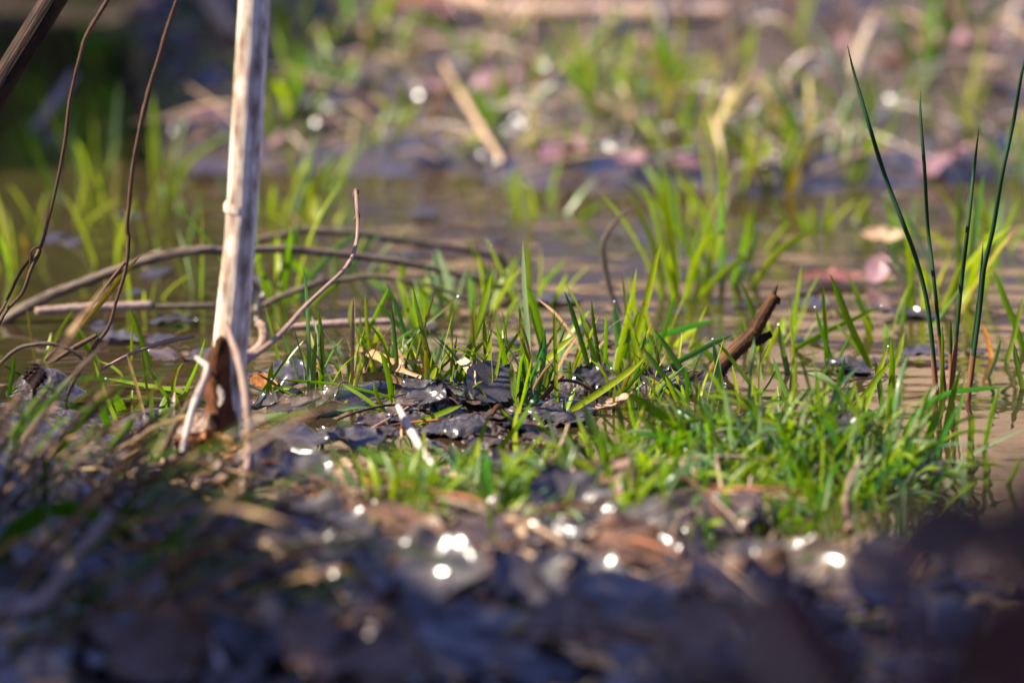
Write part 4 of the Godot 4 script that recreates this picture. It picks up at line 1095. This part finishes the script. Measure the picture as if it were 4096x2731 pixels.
	var kinds := ["leaf_slate", "leaf_slate", "leaf_slate", "leaf_slate", "leaf_brown", "leaf_black", "leaf_slate", "leaf_slate", "leaf_brown", "leaf_orange", "leaf_brown", "leaf_slate", "leaf_slate", "leaf_slate", "leaf_tan"]
	for i in big.size():
		var b: Array = big[i]
		leaf_px(b[0], b[1], b[2], 0.012, b[3], b[4], b[5], kinds[i], [0, 1, 0][i % 3], 0.7, 0.5, 0.7, "leaves in the near litter")
	var loose := []
	for i in 130:
		var px := rng.randf_range(450, 3900)
		var py := rng.randf_range(1900, 2800)
		if px > 3050 and py < 2350 or px > 2480 and py < 2060:
			continue
		var m: String = ["leaf_slate", "leaf_black", "leaf_black", "leaf_wet", "leaf_brown", "leaf_brown"][rng.randi() % 6]
		loose.append([px, py, {"leaf_slate": "slate-dark wet leaf", "leaf_black": "black wet leaf", "leaf_wet": "dark brown wet leaf", "leaf_brown": "brown dry leaf"}[m], "", 0.0, m])
	named(loose, NEAR_MARKS)
	for a in loose:
		var close: float = smoothstep(1950.0, 2300.0, a[1])
		var s := rng.randf_range(0.024, 0.046) + 0.024 * close
		leaf_px(a[3], a[0], a[1], rng.randf_range(0.003, 0.008) + 0.008 * close * rng.randf(), s, s * rng.randf_range(0.55, 0.85), Vector3(rng.randf_range(-0.05, 0.28) + 0.16 * close, rng.randf() * TAU, rng.randf_range(-0.25, 0.25)), a[5], rng.randi() % 2, rng.randf_range(-0.8, 0.9), rng.randf_range(-0.6, 0.7), rng.randf_range(0.3, 0.7), "loose leaves of the near litter")
	loose = []
	for i in 120:
		var px := rng.randf_range(500, 3700)
		var py := rng.randf_range(1880, 2700)
		if px > 3100 and py < 2300:
			continue
		var m: String = ["straw", "pink_straw", "vine", "red_straw", "straw", "twig"][rng.randi() % 6]
		loose.append([px, py, {"straw": "loose tan straw bit", "pink_straw": "loose pinkish straw bit", "vine": "loose dark stem bit", "red_straw": "loose reddish straw bit", "twig": "loose brown twig bit"}[m], "", 0.0, m])
	named(loose, NEAR_MARKS)
	for q in loose:
		var c := ground_at(q[0], q[1]) + Vector3(0, rng.randf_range(0.006, 0.018), 0)
		var a := rng.randf() * TAU
		var d := Vector3(cos(a), rng.randf_range(-0.05, 0.22), sin(a)) * rng.randf_range(0.04, 0.12)
		stem_through("straw", q[3], "straw", [c - d * 0.5, c + Vector3(rng.randf_range(-0.004, 0.004), 0.003, 0.002), c + d * 0.5], [0.0006, rng.randf_range(0.0007, 0.0014), 0.0006], q[5], "loose straw fragments", 7, 0.08, 10)
	# golden litter scraps right of the hanging stem
	loose = []
	for i in 30:
		var m: String = ["leaf_tan", "leaf_orange", "leaf_brown", "leaf_tan"][i % 4]
		loose.append([rng.randf_range(1200, 1580), rng.randf_range(1900, 2110), {"leaf_tan": "small tan leaf scrap", "leaf_orange": "small golden leaf scrap", "leaf_brown": "small brown leaf scrap"}[m], "", 0.0, m])
	named(loose, NEAR_MARKS)
	for q in loose:
		var s := rng.randf_range(0.008, 0.02)
		fallen_leaf(q[3], ground_at(q[0], q[1]) + Vector3(0, rng.randf_range(0.003, 0.008), 0), s, s * 0.55, Vector3(rng.randf_range(-0.2, 0.7), rng.randf() * TAU, rng.randf_range(-0.4, 0.4)), q[5], rng.randi() % 4, 0.6, 0.4, 0.6, "golden leaf scraps", "leaf_scrap")
	# scraps on the middle and right banks
	loose = []
	for i in 44:
		var m: String = ["leaf_wet", "leaf_black", "leaf_slate", "leaf_wet"][i % 4]
		loose.append([rng.randf_range(1120, 2330) if i < 30 else rng.randf_range(2750, 3650), rng.randf_range(1560, 1790) if i < 30 else rng.randf_range(1720, 1990), {"leaf_wet": "small wet brown scrap", "leaf_black": "small wet black scrap", "leaf_slate": "small wet slate scrap"}[m], "", 0.0, m])
	named(loose, NEAR_MARKS)
	for q in loose:
		var s := rng.randf_range(0.012, 0.028)
		fallen_leaf(q[3], ground_at(q[0], q[1]) + Vector3(0, 0.001, 0), s, s * 0.7, Vector3(rng.randf_range(-0.05, 0.22), rng.randf() * TAU, rng.randf_range(-0.1, 0.1)), q[5], rng.randi() % 4, rng.randf_range(-0.3, 0.4), 0.2, 0.5, "wet scraps on the banks", "leaf_scrap")

func far_shore() -> void:
	# reeds, sticks and stalks lying at the back
	var g := "blurred sticks on the far shore"
	stem("fallen_stick", "thick blurred pale stick lying along the top of the far shore", "stick", [1640, -60, 1760, 25, 1900, 85, 2060, 118, 2250, 125, 2420, 120, 2600, 132, 2760, 128, 2930, 120], -1.62, -1.7, [0.008, 0.0088, 0.0088, 0.008, 0.0078, 0.007], "pink_straw", g, 12)
	stem("fallen_stick", "blurred tan straw slanting down the middle of far shore", "stick", [1770, 320, 1830, 430, 1900, 550, 1960, 650, 2010, 730], -1.15, -0.9, [0.0022, 0.0026, 0.0026, 0.0022], "straw", g)
	stem("fallen_stick", "beige broken stick left of the stalk top", "stick", [770, -20, 830, 60, 890, 150, 935, 215], -1.6, -1.5, [0.0085, 0.009, 0.009, 0.008], "straw", g)
	stem("fallen_stick", "dull pinkish stick slanting beside the dark corner stem", "stick", [290, 300, 230, 390, 170, 470, 110, 560], -1.1, -1.02, [0.004, 0.0045, 0.0045, 0.004], "pink_straw", g)
	for a in [[[2440, -120, 2440, 20, 2442, 120], "blurred pale reed crossing the thick stick upright"], [[2600, -100, 2640, 30, 2660, 130, 2700, 150], "blurred hooked pale reed right of the upright one"], [[2720, -60, 2760, 60, 2830, 150], "blurred pale reed leaning right at top centre"],
			[[2140, 20, 2090, 70, 2040, 120], "thin blurred reed leaning left on the thick stick"], [[3490, 100, 3450, 200, 3420, 300], "blurred grey reed behind the tallest rush tip"], [[3540, 110, 3590, 180, 3630, 240], "blurred pale reed right of the tallest rush"], [[3840, 60, 3880, 130, 3950, 160, 4010, 230], "blurred bent reed near the top right corner"],
			[[4090, -60, 4060, 60, 4040, 160], "blurred upright reed in the top right corner"], [[2860, 440, 2950, 480, 3020, 420, 3070, 400], "blurred curved pale straw on the right far shore"], [[3190, 560, 3140, 500, 3150, 420, 3160, 380], "blurred white hooked straw on the right far shore"],
			[[2990, 590, 3030, 500, 3060, 430], "blurred white straw beside the hooked straw"], [[2700, 600, 2850, 570, 3000, 560], "blurred pale straws lying flat on right far shore"], [[2560, 260, 2640, 300, 2700, 330], "blurred short straw below the thick stick"], [[3330, 250, 3250, 220, 3180, 260, 3130, 330], "blurred pale arching straw at upper right"]]:
		var path: Array = a[0]
		var n := path.size()
		var gz := ground_at(path[n - 2], clampf(path[n - 1] + 40, 40, 700)).z
		stem("dead_reed", a[1], "reed", path, gz, gz, [0.0022, 0.0027, 0.0027, 0.0022], ["straw", "white_straw", "pink_straw"][names["dead_reed"] % 3 if names.has("dead_reed") else 0], g)
	# tufts of the far shore: place, blades, height
	var spots := [
		[1180, 470, 9, 0.09, "g", "blurred green tuft right of the stalk on far shore"], [1330, 390, 8, 0.08, "g", "blurred green tuft at upper left of the far shore"], [1240, 250, 7, 0.10, "y", "blurred olive tuft near the stalk top"], [1130, 150, 5, 0.10, "g", "blurred green grass behind the stalk top"],
		[1440, 150, 5, 0.10, "g", "blurred grass left of the red leaf"], [2100, 360, 4, 0.07, "y", "blurred yellow-green tuft in mid far shore"], [2430, 440, 7, 0.09, "g", "large blurred green tuft right of mid far shore"], [2570, 470, 6, 0.08, "g", "blurred green tuft beside the large one"],
		[2280, 620, 6, 0.05, "g", "low blurred tuft above the far waterline"], [1820, 620, 6, 0.05, "y", "low yellow-green tuft beside the slanting straw"], [1500, 560, 6, 0.05, "g", "low blurred tuft near the left sparkles"], [2160, 860, 8, 0.07, "g", "blurred bright tuft standing in water at far centre"],
		[2090, 800, 6, 0.06, "g", "blurred slim tuft left of the far centre tuft"], [2820, 560, 6, 0.10, "y", "blurred yellowish tuft on the right far shore"], [2930, 770, 10, 0.09, "y", "bright yellow-green tuft at the right waterline"], [2760, 900, 9, 0.09, "g", "tall bright green tuft in the water right of centre"],
		[2720, 1180, 8, 0.11, "g", "bright green tuft behind the broken twig"], [2890, 1130, 8, 0.10, "g", "green tuft right behind the broken twig"], [2960, 1020, 7, 0.08, "g", "blurred green tuft above the broken twig"], [3120, 760, 8, 0.08, "y", "blurred lime tuft right of the waterline tuft"],
		[3260, 620, 8, 0.09, "g", "blurred green tuft left of the tallest rush"], [3400, 700, 5, 0.10, "g", "blurred grass behind the tallest rush"], [3480, 560, 5, 0.12, "g", "broad blurred blades beside the tallest rush"], [3280, 900, 6, 0.06, "g", "slim blurred tuft in the right water"],
		[3620, 960, 7, 0.08, "g", "blurred blades between the two left rushes"], [3700, 1230, 6, 0.09, "y", "yellow-green blades behind the rush clump"], [3830, 1180, 6, 0.09, "g", "green blades among the rush stems"], [3800, 520, 4, 0.10, "y", "blurred yellowish blades in the right background"],
		[3980, 1000, 7, 0.08, "g", "blurred blades right of the rush clump"], [4040, 700, 7, 0.09, "g", "blurred tuft at the right picture edge"], [3700, 300, 5, 0.12, "g", "blurred green tuft at upper right"], [3860, 160, 8, 0.13, "d", "dark blurred tuft in the top right"],
		[3180, 150, 4, 0.12, "y", "blurred olive tuft at the top right of centre"], [2960, 330, 4, 0.10, "y", "blurred olive tuft above the pale straws"], [2000, 480, 6, 0.06, "g", "small blurred tuft beside the slanting straw top"], [1660, 470, 6, 0.05, "y", "small olive tuft left of the slanting straw"],
		[1240, 760, 7, 0.07, "g", "bright blurred blades right of the stalk at the waterline"], [1060, 850, 7, 0.10, "g", "long blurred blades leaning right from the stalk"], [1260, 900, 6, 0.06, "y", "yellow-green blades above the upper branch"], [1330, 1090, 6, 0.06, "g", "blurred blades between the two branches"],
		[1110, 1200, 7, 0.10, "g", "bright blades crossing the branches by the stalk"], [700, 800, 6, 0.05, "g", "blurred tuft in the left water by the stalk"], [560, 860, 8, 0.09, "y", "yellow-green tuft behind the second vine"], [440, 820, 7, 0.09, "y", "yellow-green blades between the vines"],
		[330, 800, 7, 0.09, "g", "bright green blades left of the second vine"], [230, 900, 7, 0.09, "y", "bright blades beside the first vine"], [120, 960, 7, 0.08, "y", "yellow-green tuft at the left picture edge"], [70, 1090, 6, 0.08, "g", "green tuft low at the left picture edge"],
		[640, 1010, 6, 0.08, "g", "slim blades behind the arching branch"], [420, 1060, 6, 0.07, "y", "blades behind the left part of arching branch"], [790, 1170, 6, 0.08, "g", "blades in front of the arching branch left of stalk"], [560, 1190, 5, 0.06, "y", "slim lime blades under the arching branch"],
		[160, 600, 6, 0.10, "g", "dim blurred blades in the far left water"], [380, 680, 6, 0.10, "g", "dim blurred blades between the vine tops"], [1640, 1180, 8, 0.05, "g", "soft green tuft under the branch ends"], [1780, 1220, 8, 0.05, "g", "soft bright tuft behind the dense middle tuft"],
		[1900, 1250, 7, 0.07, "g", "soft green tuft left of the floating leaf"], [1980, 1190, 5, 0.07, "g", "soft tall blades at the branch ends"], [2120, 1200, 5, 0.08, "g", "tall soft blade tuft behind the tallest tuft"], [1700, 1300, 6, 0.05, "g", "low soft tuft at the back of the middle bank"],
		[3550, 1330, 6, 0.06, "g", "low soft blades behind the water grass"], [3120, 1350, 7, 0.06, "g", "soft green tuft at the right of the broken twig"], [3010, 1430, 7, 0.05, "g", "low green tuft behind the broken twig foot"], [2620, 1380, 6, 0.06, "g", "soft tuft in the water behind the bright fan"]]
	for s in spots:
		var kinds: Array = {"g": ["green", "lime", "green", "lime", "pale"], "y": ["lime", "yellow", "lime", "lime", "tan"], "d": ["deep", "deep", "dead", "green"]}[s[4]]
		var foot := ground_at(s[0], s[1])
		foot.y = h(foot.x, foot.z)
		var thin := 0.72 if s[0] < 820 else 1.0
		wild_tuft(s[5], "grass tufts behind the middle bank", foot, (s[2] + 2 if s[1] < 1000 else s[2] + 3) if s[0] > 820 else 5, Vector2(s[3] * 0.6, s[3] * 1.15) * (0.8 if s[1] < 1000 else 1.0), Vector2(0.0034, 0.0056) * thin * (1.0 + 0.35 * clampf(-foot.z - 0.6, 0, 1.5)), 0.03 + 0.02 * clampf(-foot.z, 0, 1.5), 0.7, kinds)
	var back := []
	for i in 24:
		back.append([rng.randf_range(620, 4100), rng.randf_range(40, 720), "blurred yellow-green grass tuft", "", 0.0])
	named(back, FAR_MARKS)
	for a in back:
		var foot := ground_at(a[0], a[1])
		foot.y = h(foot.x, foot.z)
		wild_tuft(a[3], "grass tufts of the far shore", foot, 8, Vector2(0.03, 0.085), Vector2(0.003, 0.0055), 0.06, 1.0, ["lime", "yellow", "green", "lime", "tan", "deep"])
	# leaves of the far shore
	leaf_px("dark red leaf lying left of the thick far stick", 1690, 60, 0.012, 0.09, 0.06, Vector3(0.4, 1.2, 0.1), "leaf_red", 0, 0.4, 0.3, 0.4, "leaves of the far shore")
	var loose := []
	for i in 185:
		var px := rng.randf_range(560, 4150)
		var py := rng.randf_range(10, 760)
		if ground_at(px, py).y < 0.004:
			continue
		var m: String = ["leaf_slate", "leaf_slate", "leaf_brown", "leaf_slate", "leaf_black", "leaf_wet", "leaf_pink", "leaf_slate"][rng.randi() % 8]
		loose.append([px, py, {"leaf_slate": "blurred slate leaf", "leaf_brown": "blurred brown leaf", "leaf_pink": "blurred pinkish leaf", "leaf_black": "blurred black leaf", "leaf_wet": "blurred black-brown leaf"}[m], "", 0.0, m])
	named(loose, FAR_MARKS)
	for q in loose:
		var s := rng.randf_range(0.022, 0.046)
		fallen_leaf(q[3], ground_at(q[0], q[1]) + Vector3(0, rng.randf_range(0.004, 0.014), 0), s, s * rng.randf_range(0.55, 0.85), Vector3(rng.randf_range(0.05, 0.6), rng.randf() * TAU, rng.randf_range(-0.3, 0.3)), q[5], rng.randi() % 4, rng.randf_range(-0.6, 0.9), rng.randf_range(-0.4, 0.7), rng.randf_range(0.3, 0.9), "leaves of the far shore")
	loose = []
	for i in 165:
		var px := rng.randf_range(560, 4150)
		var py := rng.randf_range(-40, 740)
		if ground_at(px, py).y < 0.003:
			continue
		var m: String = ["straw", "white_straw", "pink_straw", "straw", "twig"][rng.randi() % 5]
		loose.append([px, py, {"straw": "blurred tan straw", "white_straw": "blurred white straw", "pink_straw": "blurred pinkish straw", "twig": "blurred brown twig"}[m], "", 0.0, m])
	named(loose, FAR_MARKS)
	for q in loose:
		var a := rng.randf() * TAU
		var d := Vector3(cos(a), rng.randf_range(-0.02, 0.3), sin(a)) * rng.randf_range(0.04, 0.13)
		var c := ground_at(q[0], q[1]) + Vector3(0, rng.randf_range(0.006, 0.02), 0)
		stem_through("straw", q[3], "straw", [c - d * 0.5, c + Vector3(0, 0.006, 0), c + d * 0.5], [0.0006, rng.randf_range(0.0008, 0.0017), 0.0006], q[5], "loose straws of the far shore", 7, 0.08, 8)
	# dry tussocks and green rushes on the slope behind, mirrored by the pool
	for i in 9:
		var sx := -1.05 + i * 0.095
		var szz := -1.86 - 0.12 * (i % 3)
		wild_tuft("tall dark green sedge tussock on the far left shore, %s from the left" % COUNT[i].replace("nearest", "first"), "sedge on the far left shore", Vector3(sx, h(sx, szz), szz), 60, Vector2(0.25, 0.55), Vector2(0.005, 0.009), 0.14, 0.7, ["deep", "deep", "dead"], "tussock", "grass")
	bush("dark evergreen bush behind the far left shore", Vector3(-1.0, 0, -2.4), 0.8, 8000)
	bush("smaller dark evergreen bush behind the far left shore", Vector3(-0.56, 0, -2.55), 0.55, 5000)
	bush("evergreen bush shading the far left water beyond the frame", Vector3(-1.42, 0, -1.18), 0.98, 9000)
	for i in 16:
		var x := -1.5 + i * 0.2 + rng.randf_range(-0.05, 0.05)
		var zz := -2.15 - rng.randf() * 0.5
		var green := x < -0.3
		var where := Vector3(x, h(x, zz), zz)
		wild_tuft(("tall dark green tussock on the slope behind the sedge, %s from the left" if green else "tall dry straw-coloured tussock on the far slope, %s from the left") % ["first", "second", "third", "fourth", "fifth", "sixth", "seventh", "eighth", "ninth", "tenth", "eleventh", "twelfth", "thirteenth", "fourteenth", "fifteenth", "sixteenth"][i], "tussocks on the slope behind", where, 46, Vector2(0.25, 0.62) if green else Vector2(0.08, 0.2), Vector2(0.004, 0.008), 0.16, 0.8, ["deep", "deep", "green", "dead"] if green else ["tan", "tan", "dry", "bleached", "dry"], "tussock", "grass")

func near_things() -> void:
	# dry drooping sedge on the left slope, in shade
	for a in [[120, 1830, 0.045, "drooping dry sedge tussock at the left picture edge"], [330, 1890, 0.05, "drooping dry sedge tussock below the left grass"], [-40, 1970, 0.07, "dry sedge tussock in the lower left shade"], [200, 2060, 0.07, "dark sedge tussock in the lower left"], [480, 1980, 0.045, "matted dry sedge beside the yellow straw"], [60, 2300, 0.11, "dark sedge tussock near the bottom left corner"], [420, 2250, 0.09, "dark dry sedge right of the bottom left corner"], [640, 2480, 0.08, "dark dry sedge at the bottom left"], [220, 2550, 0.1, "dark sedge mass in the bottom left corner"]]:
		var f := ground_at(a[0], a[1])
		wild_tuft(a[3], "sedge tussocks on the near left slope", f, 20, Vector2(a[2] * 0.9, a[2] * 1.8), Vector2(0.0016, 0.0034), 0.09, 1.5, ["dry", "dead", "dead", "dry", "deep", "deep"], "sedge_tussock", "sedge", Vector3(0.9, 0, 0.35))
	var E := Vector2(0, 1820)
	traced_tuft("broad dark green blurred blade arching in the lower left", E, 1.7218, [["deep", 150, -60, 700, 180, 420, 470, 340, 740, 420, 900, 600, 1080, 860], ["dead", 60, 300, 300, 300, 100, 290, -20], ["dead", 50, 230, 320, 235, 150, 240, 0]], "sedge tussocks on the near left slope")
	# very near the lens: a dead leafy plant, far out of focus
	for a in [[0.03, 1.2, 0.185, "heavily blurred dead brown plant at the bottom right of centre"], [0.075, 1.20, 0.205, "heavily blurred dead brown plant at the bottom right"], [0.115, 1.2, 0.235, "heavily blurred dead brown plant in the right corner"], [0.16, 1.16, 0.265, "heavily blurred brown plant along the right edge"]]:
		var f := Vector3(a[0], h(a[0], a[1]), a[1])
		var t := wild_tuft(a[3], "dead plants close to the lens", f, 26, Vector2(a[2] * 0.8, a[2] * 1.06), Vector2(0.004, 0.009), 0.05, 0.5, ["rust", "dry", "tan", "tan", "rust"], "dead_plant", "plant")
		for k in 9:
			var l := part("withered_leaf", leaf_mesh(0.045, 0.03, rng.randi() % 4, 0.9, 0.6, 0.8), M[["leaf_red", "leaf_brown", "leaf_red", "leaf_brown"][k % 4]], t)
			l.position = Vector3(rng.randf_range(-0.04, 0.04), rng.randf_range(0.1, a[2] * 0.92), rng.randf_range(-0.04, 0.04))
			l.rotation = Vector3(rng.randf() * 3.0, rng.randf() * 3.0, rng.randf() * 3.0)
	bush("dense evergreen bush beyond the left edge shading the near bank", Vector3(-0.98, 0, 1.31), 1.5, 12500)
	bush("low evergreen bush beyond the left edge beside the sedge", Vector3(-0.52, 0, 0.40), 0.34, 1800)

# evergreens that stand outside the frame and keep the near bank in shade
func bush(label: String, at: Vector3, size: float, leaves: int) -> void:
	at.y = h(at.x, at.z)
	var b := thing("evergreen_bush", label, "bush", at, "evergreen bushes beyond the frame")
	part("trunk", tube_mesh([Vector3(0, -0.03, 0), Vector3(0.02, 0.3, 0) * size, Vector3(0, 0.7, 0.02) * size, Vector3(0.03, 1.1, 0) * size], [0.03 * size, 0.026 * size, 0.018 * size, 0.008 * size], 12, 20, 0.1), M["dark_wood"], b)
	for i in 9:
		var a := TAU * i / 9.0
		var y := 0.25 + 0.08 * i
		part("limb", tube_mesh([Vector3(0, y, 0) * size, Vector3(cos(a) * 0.2, y + 0.1, sin(a) * 0.25) * size, Vector3(cos(a) * 0.4, y + 0.14, sin(a) * 0.5) * size], [0.01 * size, 0.007 * size, 0.003 * size], 8, 10, 0.1), M["dark_wood"], b)
	var st := SurfaceTool.new()
	st.begin(Mesh.PRIMITIVE_TRIANGLES)
	for i in leaves:
		var d := Vector3(rng.randfn(), rng.randfn(), rng.randfn()).normalized() * pow(rng.randf(), 0.45)
		var c := Vector3(d.x * 0.42, 0.68 + d.y * 0.62, d.z * 0.55) * size
		var u := Vector3(rng.randfn(), rng.randfn(), rng.randfn()).normalized()
		var w := u.cross(Vector3(rng.randfn(), rng.randfn(), rng.randfn())).normalized()
		var L := 0.045 * sqrt(size)
		st.set_normal(u.cross(w))
		for q in [[c - u * L, 0.5, 0.0], [c + w * L * 0.35, 1.0, 0.5], [c + u * L, 0.5, 1.0], [c - u * L, 0.5, 0.0], [c + u * L, 0.5, 1.0], [c - w * L * 0.35, 0.0, 0.5]]:
			st.set_uv(Vector2(q[1], q[2]))
			st.add_vertex(q[0])
	part("crown", st.commit(), M["evergreen"], b)
